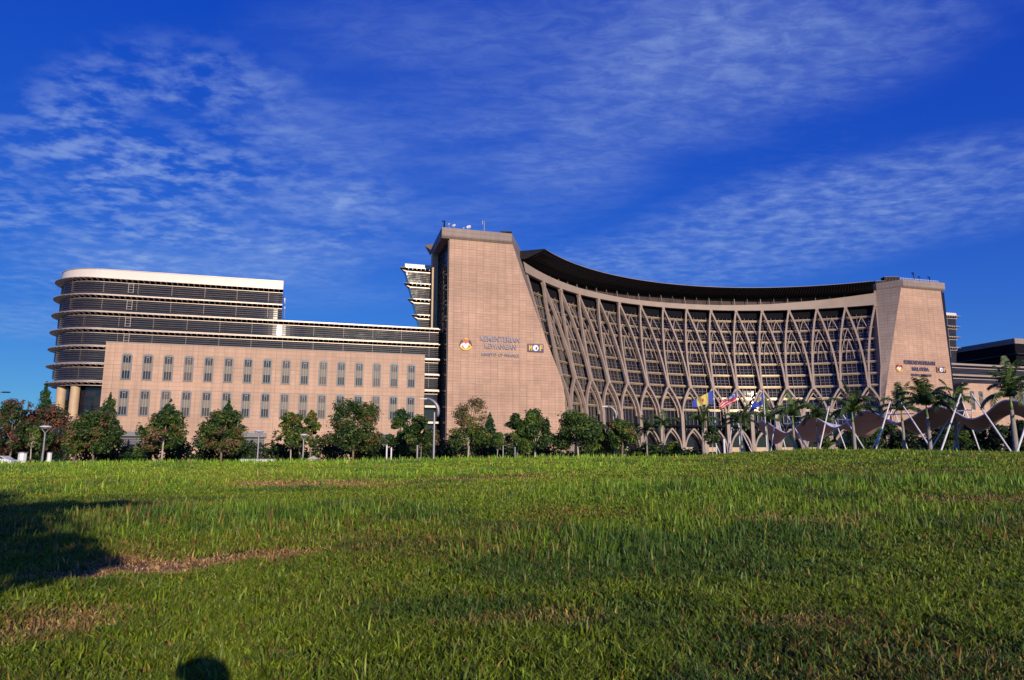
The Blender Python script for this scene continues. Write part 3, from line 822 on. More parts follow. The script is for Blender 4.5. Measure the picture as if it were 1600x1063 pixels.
antenna(1452, 432.5, 241, 60.5, 'antenna mast on the right half of the right tower roof', M['dark'], 1, thick=.2)
def gondola(px0, px1, pyt, D, zb, label):
    a = at(px0, pyt, D); c = at(px1, pyt, D)
    t = empty('roof_plant_unit', ((a[0] + c[0]) / 2, D, zb), label, 'roof plant')
    fr = lambda s, o, z: (s, D + o, z)
    z1 = a[2]
    MB().box(fr, a[0], c[0], 0, 2.5, zb - .02, z1 - .25).build('housing', M['dark'], t)
    b = MB(); n = max(4, int((c[0] - a[0]) / .5))
    for k in range(n): b.box(fr, a[0] + k * (c[0] - a[0]) / n, a[0] + k * (c[0] - a[0]) / n + .08, -.1, -.001, zb, z1 - .25)
    b.box(fr, a[0] - .1, c[0] + .1, -.15, 2.6, z1 - .25, z1 - .1); b.build('louver_screen', M['darkb'], t)
gondola(782, 799, 361.0, 192, 60.5, 'low dark louvred plant unit at the inner end of the tallest tower roof')
gondola(1368, 1383, 438.5, 243, 60.5, 'low dark plant unit at the left end of the right tower roof')
gondola(1382, 1405, 432.0, 244, 60.5, 'taller dark louvred plant unit on the right tower roof')
# rails on right tower
t = MB()
for k in range(24):
    p = FRx(1.0 + k * .72, .2, 60.5); t.tube([p, (p[0], p[1], 61.25)], .05, 5)
a, c = FRx(1, .2, 61.25), FRx(17.6, .2, 61.25); t.tube([a, c], .06, 5)
tag(t.build('roof_railing', M['mast'], loc=FRx(9, .2, 60.5)), 'white railing along the front edge of the right tower roof', 'railing')

# ================================================================ RIGHT WING
rw = empty('office_wing', (185, 262, G), 'far right office wing in dark glass with a pale stone front behind the palms', 'building')
d0 = ray(1489, 568.6); kk = 33.8 / d0[2]
FRW = frame(d0[0] * kk, d0[1] * kk)
b = MB(); b.box(FRW, -3, 78, 0, 20, G, 33.0); b.build('glazing', M['glass'], rw)
for z in (33.2, 29.3):
    b = MB(); b.box(FRW, -3, 79, -1.4, .0, z, z + .65); b.box(FRW, -3, 79, -.5, .0, z - 1.0, z - .7); sh = b.build('sunshade', M['beam'], rw)
    b = MB()
    for j in range(4): b.box(FRW, -3, 78, -.35, -.1, z - 1.5 - j * .5, z - 1.42 - j * .5)
    b.build('louver_screen', M['louver'], sh)
sB, _ = onplane(1588, 560, FRW, 2)
b = MB(); b.box(FRW, sB, sB + 45, 2, 60, 33.0, 43.0); b.build('upper_glazing', M['dark'], rw)
b = MB(); b.box(FRW, sB - .3, sB + 45, 1.6, 60, 43.0, 45.0); b.build('parapet', M['grayst'], rw)
for z in (38.8, 34.9):
    b = MB(); b.box(FRW, sB - .9, sB + 45, .6, 60, z, z + .4); b.build('sunshade', M['darkb'], rw)
sF, _ = onplane(1503, 600, FRW, -3)
b = MB(); b.box(FRW, sF, 78, -3, -.001, G, 26.6); b.build('stone_facade', M['pinkw'], rw)
FRW3 = frame(FRW(0, -3, 0)[0], FRW(0, -3, 0)[1])
s1, _ = onplane(1519, 620, FRW3); s2, _ = onplane(1532.5, 620, FRW3)
w1 = tall_window(FRW3, s1, 17.2, 23.6, 1.7, rw)
s3, _ = onplane(1583, 620, FRW3); dd_ = s2 - s1
for s in (s2, s3, s3 + dd_, s3 + 2 * (s3 - s1) - (s3 - s1), s3 + (s3 - s1) + dd_):
    ds = s - s1; shift_copy(w1, rw, (ds * UX, ds * UY, 0))
# ================================================================ GROUND
crest_px = [-700, 0, 150, 300, 450, 600, 700, 800, 900, 1050, 1160, 1262, 1400, 1500, 1600, 2300]
crest_py = [729, 728, 726.5, 724.5, 724, 722.5, 721, 719, 716.5, 715.5, 708.5, 704.5, 705, 707, 709, 712]
def vnoise(x, y, scale, seed=0):
    x = np.asarray(x) / scale; y = np.asarray(y) / scale
    xi = np.floor(x).astype(np.int64); yi = np.floor(y).astype(np.int64); fx = x - xi; fy = y - yi
    fx = fx * fx * (3 - 2 * fx); fy = fy * fy * (3 - 2 * fy)
    def h(a, b):
        n = (a * 374761393 + b * 668265263 + seed * 974711) & 0x7fffffff
        n = ((n ^ (n >> 13)) * 1274126177) & 0x7fffffff
        return ((n ^ (n >> 16)) & 0xffff) / 65535.0
    return (h(xi, yi) * (1 - fx) + h(xi + 1, yi) * fx) * (1 - fy) + (h(xi, yi + 1) * (1 - fx) + h(xi + 1, yi + 1) * fx) * fy
def fbm(x, y, s, seed=0, o=3):
    r = 0; a = 1; t = 0
    for k in range(o): r = r + a * vnoise(x, y, s / 2 ** k, seed + k); t += a; a *= .55
    return r / t
def sst(a, b, x):
    t = np.clip((x - a) / (b - a), 0, 1); return t * t * (3 - 2 * t)
YC = 54.0
def height(x, y):
    x = np.asarray(x, float); y = np.asarray(y, float)
    az = x / np.maximum(y, 1.0); px = CX + F * az
    cy = np.interp(px, crest_px, crest_py)
    H = 1 + (717 - cy) * YC / F
    rise = sst(3, YC, y) * (1 - sst(YC + 3, YC + 20, y))
    fade = 1 - sst(90, 160, np.abs(x))
    h = -1 + H * rise * fade
    und = (fbm(x, y, 9, 3) - .5) * .16 * sst(2, 9, np.abs(y)) * (1 - sst(60, 72, y)) * fade
    return h + und
def axis_lin(dense0, dense1, step, far, g=1.28):
    a = list(np.arange(dense0, dense1 + step / 2, step)); s = step; x = dense1
    while x < far: s *= g; x += s; a.append(x)
    s = step; x = dense0; pre = []
    while x > -far: s *= g; x -= s; pre.append(x)
    return np.array(pre[::-1] + a)
xs = axis_lin(-62, 62, .45, 4500); ys = axis_lin(-4, 76, .4, 4500)
Xg, Yg = np.meshgrid(xs, ys); Zg = height(Xg, Yg)
me = bpy.data.meshes.new('lawn'); nx, ny = len(xs), len(ys)
vv = np.stack([Xg.ravel(), Yg.ravel(), Zg.ravel()], 1)
i0 = (np.arange(ny - 1)[:, None] * nx + np.arange(nx - 1)[None, :]).ravel()
fc = np.stack([i0, i0 + 1, i0 + 1 + nx, i0 + nx], 1)
me.from_pydata(vv.tolist(), [], fc.tolist()); me.update()
for p in me.polygons: p.use_smooth = True
# bare patches (world position) shared by soil colour and blade density
PATCH = [(-3.3, 6.7, .85, .8, .9, .3), (-2.6, 7.3, .6, .5, .6, .3), (-2.75, 4.4, .6, .45, .55, .2), (-6.3, 22.3, 2.6, 1.3, .7, 0), (-1.0, 24.5, 3.0, 1.2, .45, 0), (0.1, 4.5, .5, .3, .3, 0), (1.55, 4.5, .4, .3, .3, 0), (4.2, 10.5, 1.2, .6, .4, 0), (9.5, 14, 2.5, 1.0, .4, 0)]
def patch(x, y):
    r = np.zeros_like(np.asarray(x, float))
    for (a, b_, rx, ry, s, k) in PATCH:
        d = np.sqrt(((x - a) / rx) ** 2 + ((y - b_ - k * (x - a)) / ry) ** 2) + (fbm(x, y, .55, 21) - .5) * 1.5
        r = np.maximum(r, s * (1 - sst(.45, 1.3, d)))
    return r
ca = me.color_attributes.new('col', 'FLOAT_COLOR', 'POINT')
def soil(x, y):
    n = fbm(x, y, 2.2, 5)[..., None]; pt = patch(x, y)[..., None]
    base = np.array([.026, .026, .010]) * (.7 + .6 * n)
    br = np.array([.30, .17, .085]) * (.75 + .5 * fbm(x, y, .35, 8)[..., None])
    return base * (1 - pt) + br * pt
c = soil(Xg.ravel(), Yg.ravel()); ca.data.foreach_set('color', np.concatenate([c, np.ones((len(c), 1))], 1).ravel().astype(np.float32))
soilm = attr_mat('soil', .95, .1)
nt = soilm.node_tree; bp = nt.nodes.new('ShaderNodeBump'); nn_ = nt.nodes.new('ShaderNodeTexNoise'); nn_.inputs['Scale'].default_value = 18; nn_.inputs['Detail'].default_value = 8
tcn = nt.nodes.new('ShaderNodeTexCoord'); nt.links.new(tcn.outputs['Object'], nn_.inputs['Vector']); bp.inputs['Distance'].default_value = .04; bp.inputs['Strength'].default_value = .8
nt.links.new(nn_.outputs['Fac'], bp.inputs['Height']); nt.links.new(bp.outputs['Normal'], nt.nodes['Principled BSDF'].inputs['Normal'])
me.materials.append(soilm)
lawn = bpy.data.objects.new('lawn', me); col.objects.link(lawn); lawn['kind'] = 'structure'

def mesh_from_np(name, V, loops, starts, totals, colors, mtl):
    me = bpy.data.meshes.new(name)
    me.vertices.add(len(V)); me.vertices.foreach_set('co', V.astype(np.float32).ravel())
    me.loops.add(len(loops)); me.loops.foreach_set('vertex_index', loops.astype(np.int32).ravel())
    me.polygons.add(len(starts)); me.polygons.foreach_set('loop_start', starts.astype(np.int32)); me.polygons.foreach_set('loop_total', totals.astype(np.int32))
    me.update(calc_edges=True)
    ca = me.color_attributes.new('col', 'FLOAT_COLOR', 'POINT')
    ca.data.foreach_set('color', np.concatenate([colors, np.ones((len(colors), 1))], 1).ravel().astype(np.float32))
    me.materials.append(mtl)
    return me
# ---- grass blades
def grass_mesh(N):
    # distance distribution: dense near the camera, thinning with distance
    y0, y1 = 2.3, 66.0; e = -.15
    u = rng.random(N); y = (y0 ** (e) + u * (y1 ** (e) - y0 ** (e))) ** (1 / e)
    x = (rng.random(N) * 2 - 1) * (y * .80 + .5)
    pt = patch(x, y)
    clump = fbm(x, y, .22, 11, 2); field = fbm(x, y, 5.5, 13, 3); dry = fbm(x + 40, y, 3.0, 17, 3); mid = fbm(x, y, 1.1, 19, 2)
    keep = rng.random(N) < np.clip((1 - pt * .45) * (.45 + 1.1 * sst(.30, .62, clump)) * (.65 + .6 * sst(.3, .7, mid)), 0.03, 1)
    x, y, pt, clump, field, dry, mid = [a[keep] for a in (x, y, pt, clump, field, dry, mid)]
    n = len(x)
    px = CX + F * x / y; 
    # tall lush bands
    lush = sst(.52, .66, field)
    lush = lush * .55
    lush = np.maximum(lush, .9 * np.exp(-((x + 4.2) / 3.2) ** 2 - ((y - 11.5) / 3.0) ** 2))
    lush = np.maximum(lush, .75 * np.exp(-((x - 0.9) / 1.5) ** 2 - ((y - 8.2) / 1.5) ** 2))
    lush = np.maximum(lush, 1.0 * np.exp(-((x - 8.5) / 9.5) ** 4 - ((y - 18.0 - .12 * (x - 7)) / 3.2) ** 2))
    lush = np.maximum(lush, .6 * np.exp(-((x - 1.0) / 6) ** 2 - ((y - 30) / 3.5) ** 2))
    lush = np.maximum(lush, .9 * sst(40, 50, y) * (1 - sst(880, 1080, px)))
    h = (.036 + .050 * rng.random(n)) * (.65 + .8 * clump) + .11 * lush * rng.random(n) ** 1.5
    tall = rng.random(n) < (.012 + .10 * lush) * (1 - pt); h[tall] += (.06 + .17 * rng.random(tall.sum())) * (.35 + .65 * lush[tall])
    h *= (1 - .62 * np.clip(pt, 0, 1)) * np.clip(.8 + y * .02, 1, 1.6)
    w = (.0024 + .0032 * rng.random(n)) * np.clip(.75 + y * .13, 1, 7.5)
    z = height(x, y) - .006
    th = rng.random(n) * 2 * np.pi; lean = (.15 + .75 * rng.random(n) ** 1.3) * np.where(tall, .45, 1.0) * h
    lx, ly = np.cos(th) * lean, np.sin(th) * lean
    ph = rng.random(n) * np.pi; wx, wy = np.cos(ph) * w, np.sin(ph) * w
    B = np.stack([x, y, z], 1)
    V = np.empty((n, 5, 3))
    V[:, 0] = B + np.stack([-wx, -wy, 0 * w], 1); V[:, 1] = B + np.stack([wx, wy, 0 * w], 1)
    mx = B + np.stack([lx * .35, ly * .35, h * .6], 1); k = .8
    V[:, 2] = mx + np.stack([wx, wy, 0 * w], 1) * k; V[:, 3] = mx - np.stack([wx, wy, 0 * w], 1) * k
    V[:, 4] = B + np.stack([lx, ly, h * np.where(tall, .95, .85)], 1)
    idx = np.arange(n)[:, None] * 5
    loops = np.concatenate([idx + np.array([[0, 1, 2, 3]]), idx + np.array([[3, 2, 4]])], 1).ravel()
    starts = (np.arange(n)[:, None] * 7 + np.array([[0, 4]])).ravel(); totals = np.tile([4, 3], n)
    g1 = np.array([.085, .15, .010]); g2 = np.array([.235, .31, .018]); g3 = np.array([.035, .095, .018]); dr = np.array([.25, .19, .04]); rd = np.array([.24, .10, .03])
    r = rng.random(n)[:, None]; c = g1 * (1 - r) + g2 * r
    l = lush[:, None] * .55; c = c * (1 - l) + np.array([.15, .31, .018]) * l
    m_ = sst(.50, .66, fbm(x, y, 1.6, 29, 3))[:, None] * .65; c = c * (1 - m_) + g3 * m_
    d_ = (rng.random(n) < (.06 + .34 * sst(.45, .72, dry) * (1 - .6 * sst(25, 40, y))) * (1 - .7 * lush) + 1.2 * pt)[:, None]; c = np.where(d_, (dr + np.array([.22, .10, .09]) * np.clip(pt, 0, 1)[:, None]) * (.6 + .8 * rng.random(n)[:, None]), c)
    q_ = (rng.random(n) < .02 + .16 * sst(.5, .8, dry) * (y < 12) + .15 * pt)[:, None]; c = np.where(q_, rd * (.6 + .7 * rng.random(n)[:, None]), c)
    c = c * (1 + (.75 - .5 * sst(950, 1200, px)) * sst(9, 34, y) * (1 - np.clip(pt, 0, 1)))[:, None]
    c = c * (.98 + .02 * sst(5, 10, y))[:, None]
    c = c * (.50 + 1.0 * rng.random(n)[:, None] ** 1.3)
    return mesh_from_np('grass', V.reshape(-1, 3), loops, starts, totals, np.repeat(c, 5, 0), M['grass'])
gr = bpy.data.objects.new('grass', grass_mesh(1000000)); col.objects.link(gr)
tag(gr, 'patchy green and straw coloured lawn grass covering the foreground mound', 'grass', kind='stuff')

# broad dry leaves lying in the grass
def dead_leaf(px, py, D, s, rot, label):
    x = xat(px, D, py); z = float(height(x, D)) + .05
    b = MB(); pts = []
    for u, w_ in ((-.5, .02), (-.25, .16), (.1, .19), (.35, .10), (.6, .01)):
        pts.append((u, w_))
    R = Matrix.Rotation(rot, 3, 'Z') @ Matrix.Rotation(.9, 3, 'X')
    up_ = [R @ Vector((u * s, w_ * s, .05 * s * (1 if w_ > .1 else 0))) for u, w_ in pts]; dn = [R @ Vector((u * s, -w_ * s, .05 * s * (1 if w_ > .1 else 0))) for u, w_ in pts]
    mid_ = [R @ Vector((u * s, 0, 0)) for u, _ in pts]; V = [Vector((x, D, z - .02)) + q for q in up_ + mid_ + dn]
    fs = [(k, k + 1, 6 + k, 5 + k) for k in range(4)] + [(5 + k, 6 + k, 11 + k, 10 + k) for k in range(4)]
    b.add(V, fs); o = b.build('dry_leaf', M['dryleaf'], loc=(x, D, z)); tag(o, label, 'leaf', 'dry leaves in the grass')
M['dryleaf'] = mat('dry_leaf', (.20, .07, .04), .7, noise=.3, nscale=30)
dead_leaf(1448, 1002, 4.1, .085, 1.9, 'large upright reddish-brown dry leaf at the lower right of the lawn')
dead_leaf(1086, 1002, 4.1, .06, .4, 'dark red dry leaf low in the grass near the bottom centre')
dead_leaf(439, 1031, 3.8, .05, -.5, 'small crimson dry leaf right of the round shadow at the bottom')
dead_leaf(387, 864, 7.5, .05, 0.1, 'orange dry leaf at the right end of the bare brown patch')

# plaza and road behind the mound
def sheet(name, pts, z, m):
    b = MB(); b.add([(x, y, z) for x, y in pts], [(0, 1, 2, 3)]); o = b.build(name, m, loc=(0, 0, 0)); o['kind'] = 'structure'; return o
sheet('plaza', [(-160, 104), (240, 104), (240, 330), (-160, 330)], G + .012, M['paving'])
sheet('road', [(-300, 84), (300, 84), (300, 99), (-300, 99)], G + .008, M['asphalt'])
b = MB(); b.box(lambda s, o, z: (s, o, z), -160, 240, 103.6, 104, G, G + .13); kb = b.build('kerb', M['paving'], loc=(0, 0, 0)); kb['kind'] = 'structure'

# ================================================================ TREES
def leaf_cloud(name, blobs, n, size, pal, parent, inner=.35, seed=0, fl=1.0, vexp=.75):
    """blobs: (x,y,z,rx,ry,rz); pal: list of (colour, weight)"""
    g = np.random.default_rng(seed)
    B = np.array(blobs, float); vol = (B[:, 3] * B[:, 4] * B[:, 5]) ** vexp; k = g.choice(len(B), n, p=vol / vol.sum())
    d = g.normal(size=(n, 3)); d /= np.linalg.norm(d, axis=1)[:, None]
    r = (inner + (1 - inner) * g.random(n) ** .5)[:, None] * (1 + .12 * g.normal(size=(n, 1)))
    # lumpy shell
    lump = .82 + .36 * fbm(d[:, 0] * 3 + k * 7.3, d[:, 2] * 3 + d[:, 1] * 2.1, .8, seed + 3, 2)[:, None]
    P = B[k, :3] + d * r * lump * B[k, 3:6]
    # gaps
    gap = fbm(P[:, 0] * 1.0 + P[:, 1] * .7, P[:, 2] * 1.2 - P[:, 1] * .4, 1.3, seed + 5, 2)
    kp = gap > (.30 if vexp > .5 else .2); P = P[kp]; k = k[kp]; gap = gap[kp]; d = d[kp]; n = len(P)
    a = g.normal(size=(n, 3)); a /= np.linalg.norm(a, axis=1)[:, None]
    nrm = d * .7 + a * .8 + np.array([0, 0, .35]); nrm /= np.linalg.norm(nrm, axis=1)[:, None]
    t = np.cross(nrm, a + .01); t /= np.linalg.norm(t, axis=1)[:, None] + 1e-9; s = np.cross(nrm, t)
    L = size * (.6 + .8 * g.random(n))[:, None]; W = L * .55 * fl
    V = np.stack([P - t * L, P - s * W * .9 + t * L * .1, P + t * L, P + s * W * .9 + t * L * .1], 1).reshape(-1, 3)
    idx = np.arange(n)[:, None] * 4; loops = (idx + np.arange(4)[None]).ravel()
    cols = np.array([c for c, w in pal]); w = np.array([w for c, w in pal]); w = w / w.sum()
    # colour varies by clump more than by leaf
    cl = fbm(P[:, 0] * 1.3 + P[:, 1], P[:, 2] * 1.3 + P[:, 1] * .5, 1.6, seed + 9, 2); cl = np.clip((cl - .25) / .5, 0, .999)
    cl = np.clip(cl + g.normal(size=n) * .16, 0, .999); cum = np.cumsum(w); ci = np.searchsorted(cum, cl); ci = np.clip(ci, 0, len(cols) - 1)
    C = cols[ci] * 1.25 * (.65 + .7 * g.random(n))[:, None]
    me = mesh_from_np(name, V - np.array(origin(parent)), loops, np.arange(n) * 4, np.full(n, 4), np.repeat(C, 4, 0), M['leaf'])
    o = bpy.data.objects.new(name, me); col.objects.link(o); o.parent = parent; ORG[o] = origin(parent)
    return o
DG = (.022, .050, .010); MG = (.045, .085, .014); LG = (.085, .135, .02); YG = (.14, .17, .025); RB = (.14, .062, .03); PB = (.085, .045, .035); BR = (.17, .11, .06); CG = (.018, .060, .018)
PAL = dict(
    green=[(DG, 3), (MG, 3), (LG, 1.2)], bright=[(DG, 1.5), (MG, 3), (LG, 2.5), (YG, .6)],
    autumn=[(DG, 2.2), (MG, 2.2), (LG, 1.2), (RB, 1.0), (BR, .4)], purple=[(DG, 1.5), (MG, .8), (PB, 2.2), (RB, .8)],
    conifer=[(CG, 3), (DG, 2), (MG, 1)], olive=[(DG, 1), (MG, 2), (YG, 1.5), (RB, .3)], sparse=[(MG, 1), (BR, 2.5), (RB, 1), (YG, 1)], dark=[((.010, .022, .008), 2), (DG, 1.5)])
def bole(parent, x, y, h, r, m, limbs, seed, lean=0):
    g = random.Random(seed)
    b = MB(); top = (x + lean + g.uniform(-.2, .2), y + g.uniform(-.2, .2), G + h)
    b.tube([(x, y, G - .05), (x + g.uniform(-.08, .08) + lean * .3, y, G + h * .35), (x + lean * .7 + g.uniform(-.1, .1), y, G + h * .7), top], [r, r * .8, r * .66, r * .5], 8)
    for (lx, ly, lz) in limbs:
        s = Vector((x + lean * .8, y, G + h * g.uniform(.62, .95))); e = Vector((lx, ly, lz)); m_ = s.lerp(e, .5) + Vector((0, 0, -.12 * (e - s).length * .5))
        b.tube([s, m_, e], [r * .42, r * .28, r * .1], 6)
    b.build('trunk', m, parent, smooth=True)
ti = [100]
def broad_tree(px, top, wpx, D, pal, label, base=None, trunk_h=2.4, n=2600, size=.34, shape='round', group='trees along the front of the ministry', pale=False, name='broadleaf_tree', inner=.35, lean=0, tr=.2):
    ti[0] += 1; seed = ti[0]; g = random.Random(seed)
    x = xat(px, D, 690); zt = at(px, top, D)[2]; w = wpx * D / F
    t = empty(name, (x, D, G), label, 'tree', group)
    zb = G + trunk_h; H = zt - zb; blobs = []
    if shape == 'round':
        nb = 15
        for k in range(nb):
            u = k / (nb - 1); zz = zb + H * (.06 + .81 * u); rr = w / 2 * math.sin(math.pi * (.30 + .56 * u)) ** .8; th = g.uniform(0, 6.28) + k * 2.4; q = rr * g.uniform(.4, .68)
            br = w * g.uniform(.15, .23); blobs.append((x + lean + math.cos(th) * q, D + math.sin(th) * q, zz, br, br, br * g.uniform(.6, .85)))
        for k in range(7):
            th = k * 6.28 / 7 + g.uniform(-.4, .4); br = w * g.uniform(.11, .17); blobs.append((x + math.cos(th) * w * .36, D + math.sin(th) * w * .36, zb + H * g.uniform(.12, .5), br, br, br * .7))
        blobs.append((x + g.uniform(-.1, .1) * w, D, zt - H * .1, w * .14, w * .14, H * .1))
    elif shape == 'cone':
        for k in range(9):
            u = k / 8; rr = w / 2 * (1 - u) ** .6 + .2; blobs.append((x, D, zb + H * (.06 + .9 * u), rr, rr, H * .09))
            for j in range(3):
                th = g.uniform(0, 6.28); blobs.append((x + math.cos(th) * rr * .6, D + math.sin(th) * rr * .6, zb + H * (.06 + .88 * u), rr * .5 + .1, rr * .5 + .1, H * .06))
    limbs = [b_[:3] for b_ in blobs[::2]]
    bole(t, x, D, trunk_h + H * .35, tr, M['barkpale'] if pale else M['bark'], limbs, seed, lean * .5)
    leaf_cloud('crown', blobs, int(n * 2.6), size * .60, PAL[pal], t, seed=seed, inner=inner, vexp=.75 if shape == 'round' else .42)
    return t
T = broad_tree
T(18, 622, 74, 122, 'purple', 'purple-brown leafed tree at the left edge of the photo', n=3600, trunk_h=2.4)
T(40, 640, 60, 128, 'purple', 'reddish tree filling the space between the two purple-brown trees', n=3000, trunk_h=1.8)
T(2, 634, 44, 127, 'autumn', 'green and brown tree directly behind the white car', n=2600, trunk_h=1.6)
T(-48, 628, 60, 122, 'green', 'green tree cut by the left edge of the photo', n=2600)
T(63, 600, 34, 150, 'conifer', 'dark conical evergreen rising behind the purple-brown trees at the left', shape='cone', trunk_h=3, n=3200, name='conifer_tree')
T(93, 616, 26, 168, 'conifer', 'distant dark evergreen between the conical tree and the columns of the round wing', shape='cone', trunk_h=3, n=1800, name='conifer_tree')
T(68, 631, 72, 124, 'purple', 'wide purple and green tree behind the round-headed street lamp', n=3600, trunk_h=2.4)
T(50, 664, 22, 104, 'bright', 'small light green sapling left of the round-headed street lamp', n=700, trunk_h=2.6, pale=True, size=.24, tr=.11, name='young_tree')
T(148, 646, 96, 118, 'autumn', 'wide tree with orange and green leaves below the round wing end', n=5200, trunk_h=2.6)
T(166, 616, 44, 136, 'conifer', 'dark green conical tree behind the orange-leaved tree', shape='cone', trunk_h=3, n=3200, name='conifer_tree')
T(118, 672, 40, 116, 'autumn', 'low orange-tinged tree at the foot of the round wing end', n=1500, trunk_h=2.2, tr=.13)
T(255, 642, 76, 116, 'autumn', 'autumn-tinted tree with a forked pale trunk, third along the pink wing', n=4200, trunk_h=3.2, pale=True)
T(262, 625, 46, 132, 'conifer', 'conical green tree directly behind the forked pale trunk', shape='cone', trunk_h=3, n=3000, name='conifer_tree')
T(347, 640, 80, 117, 'autumn', 'dense rounded tree with brown flecks left of the louvred grey door', n=4600, trunk_h=2.4)
T(354, 626, 36, 130, 'conifer', 'conical treetop peeking above the dense rounded tree', shape='cone', trunk_h=3, n=2200, name='conifer_tree')
T(455, 644, 52, 116, 'olive', 'yellow-green tree with two pale trunks right of the louvred grey door', n=2800, trunk_h=3.2, pale=True, tr=.14)
T(486, 641, 30, 121, 'olive', 'narrow olive tree squeezed beside the wide dark tree', n=1500, trunk_h=3)
T(553, 627, 96, 117, 'autumn', 'widest dark tree with a reddish top in the middle of the pink wing', n=5600, trunk_h=2.9)
T(625, 638, 46, 124, 'conifer', 'rounded deep green tree at the right end of the pink wing', n=3000, trunk_h=2.2)
T(657, 650, 56, 114, 'autumn', 'brownish tree with a leaning trunk below the crescent street lamp', n=2600, trunk_h=3, lean=.4, tr=.13)
T(732, 668, 74, 113, 'olive', 'lower green part of tree with pale trunk at the foot of the tallest tower', n=3000, trunk_h=3.6, pale=True)
tsp = T(735, 622, 62, 116, 'sparse', 'sparse tree with withered brown twigs before the tallest tower', n=1500, trunk_h=6.0, size=.26, inner=.1)
T(765, 647, 24, 126, 'conifer', 'slim pointed evergreen before the tallest tower', shape='cone', trunk_h=1.5, n=1800, name='conifer_tree')
T(777, 676, 26, 106, 'green', 'small dark tree with a thin pale trunk before the tallest tower', n=900, trunk_h=2.6, pale=True, tr=.09, size=.26)
T(808, 645, 44, 112, 'green', 'left half of the bushy green pair before the tallest tower', n=2600, trunk_h=2.6)
T(836, 640, 62, 112, 'green', 'right half of the bushy green pair before the tallest tower', n=3600, trunk_h=2.4, pale=True)
T(903, 646, 84, 112, 'bright', 'broad bright green tree at the inner foot of the tallest tower', n=4600, trunk_h=2.8, pale=True)
T(944, 664, 40, 118, 'green', 'dark green tree under the small crescent lamp', n=1800, trunk_h=2.2)
T(972, 657, 54, 112, 'olive', 'olive green tree before the first entrance arch', n=2800, trunk_h=3.2)
T(1050, 690, 30, 114, 'bright', 'low bright shrub-like tree between the entrance arches', n=1100, trunk_h=1.4, tr=.08)
T(1113, 664, 26, 105, 'green', 'small round green tree under the blue and yellow flag', n=1200, trunk_h=3.2, tr=.09, size=.26, pale=True)
T(1352, 634, 60, 128, 'green', 'green tree behind the first masts of the wave canopy', n=2600, trunk_h=3)
T(1290, 642, 36, 132, 'green', 'dark green tree behind the shaded canopy crest', n=1500, trunk_h=3)
T(1493, 648, 44, 104, 'green', 'dark small-leaved tree in the gap of the wave canopy', n=2000, trunk_h=3.2, size=.26)
for i, px in enumerate((1345, 1385, 1425, 1470, 1515, 1560, 1605)):
    lab = ['first', 'second', 'third', 'fourth', 'fifth', 'sixth', 'seventh'][i]
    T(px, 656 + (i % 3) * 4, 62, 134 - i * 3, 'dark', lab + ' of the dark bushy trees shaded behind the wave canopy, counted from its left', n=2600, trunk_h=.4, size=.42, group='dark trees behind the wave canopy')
# added hedge shrubs; dark leaf colour stands in for shade beneath the crowns
hs = [(-20, 'dark'), (20, 'dark'), (56, 'dark'), (84, 'dark'), (140, 'dark'), (172, 'dark'), (205, 'green'), (236, 'dark'), (276, 'dark'), (318, 'dark'), (352, 'dark'), (384, 'dark'), (436, 'dark'), (470, 'bright'), (515, 'dark'), (548, 'dark'), (580, 'dark'),
      (610, 'green'), (640, 'dark'), (668, 'dark'), (706, 'dark'), (742, 'dark'), (775, 'dark'), (806, 'dark'), (840, 'dark'), (872, 'green'), (924, 'green'), (955, 'dark'), (1006, 'bright'), (1030, 'green'), (1074, 'green')]
ordn = ['between the trunks', 'behind the trunks']
for i, (px, pal) in enumerate(hs):
    D = 127 + (i % 3) * 2; x = xat(px, D, 700); w = 3.0 + (i % 4) * .4; h = (4.6 if pal == 'dark' else 3.0) + (i % 5) * .35
    near = 'pink wing' if px < 640 else ('tallest tower' if px < 890 else 'entrance arches')
    t = empty('shrub', (x, D, G), ('dark' if pal == 'dark' else 'leafy green') + ' added shrub number %d from the left in the hedge row before the %s' % (i + 1, near), 'shrub', 'added hedge shrubs filling the shaded gaps behind the tree trunks')
    b = MB(); b.tube([(x, D, G - .03), (x + .1, D, G + h * .6)], [.1, .04], 6); b.build('stem', M['bark'], t)
    leaf_cloud('foliage', [(x - w * .35, D, G + h * .38, w * .62, w * .5, h * .42), (x + w * .35, D + .3, G + h * .42, w * .62, w * .5, h * .45), (x, D - .4, G + h * .55, w * .55, w * .5, h * .45)], 1500, .30, PAL[pal], t, seed=400 + i)
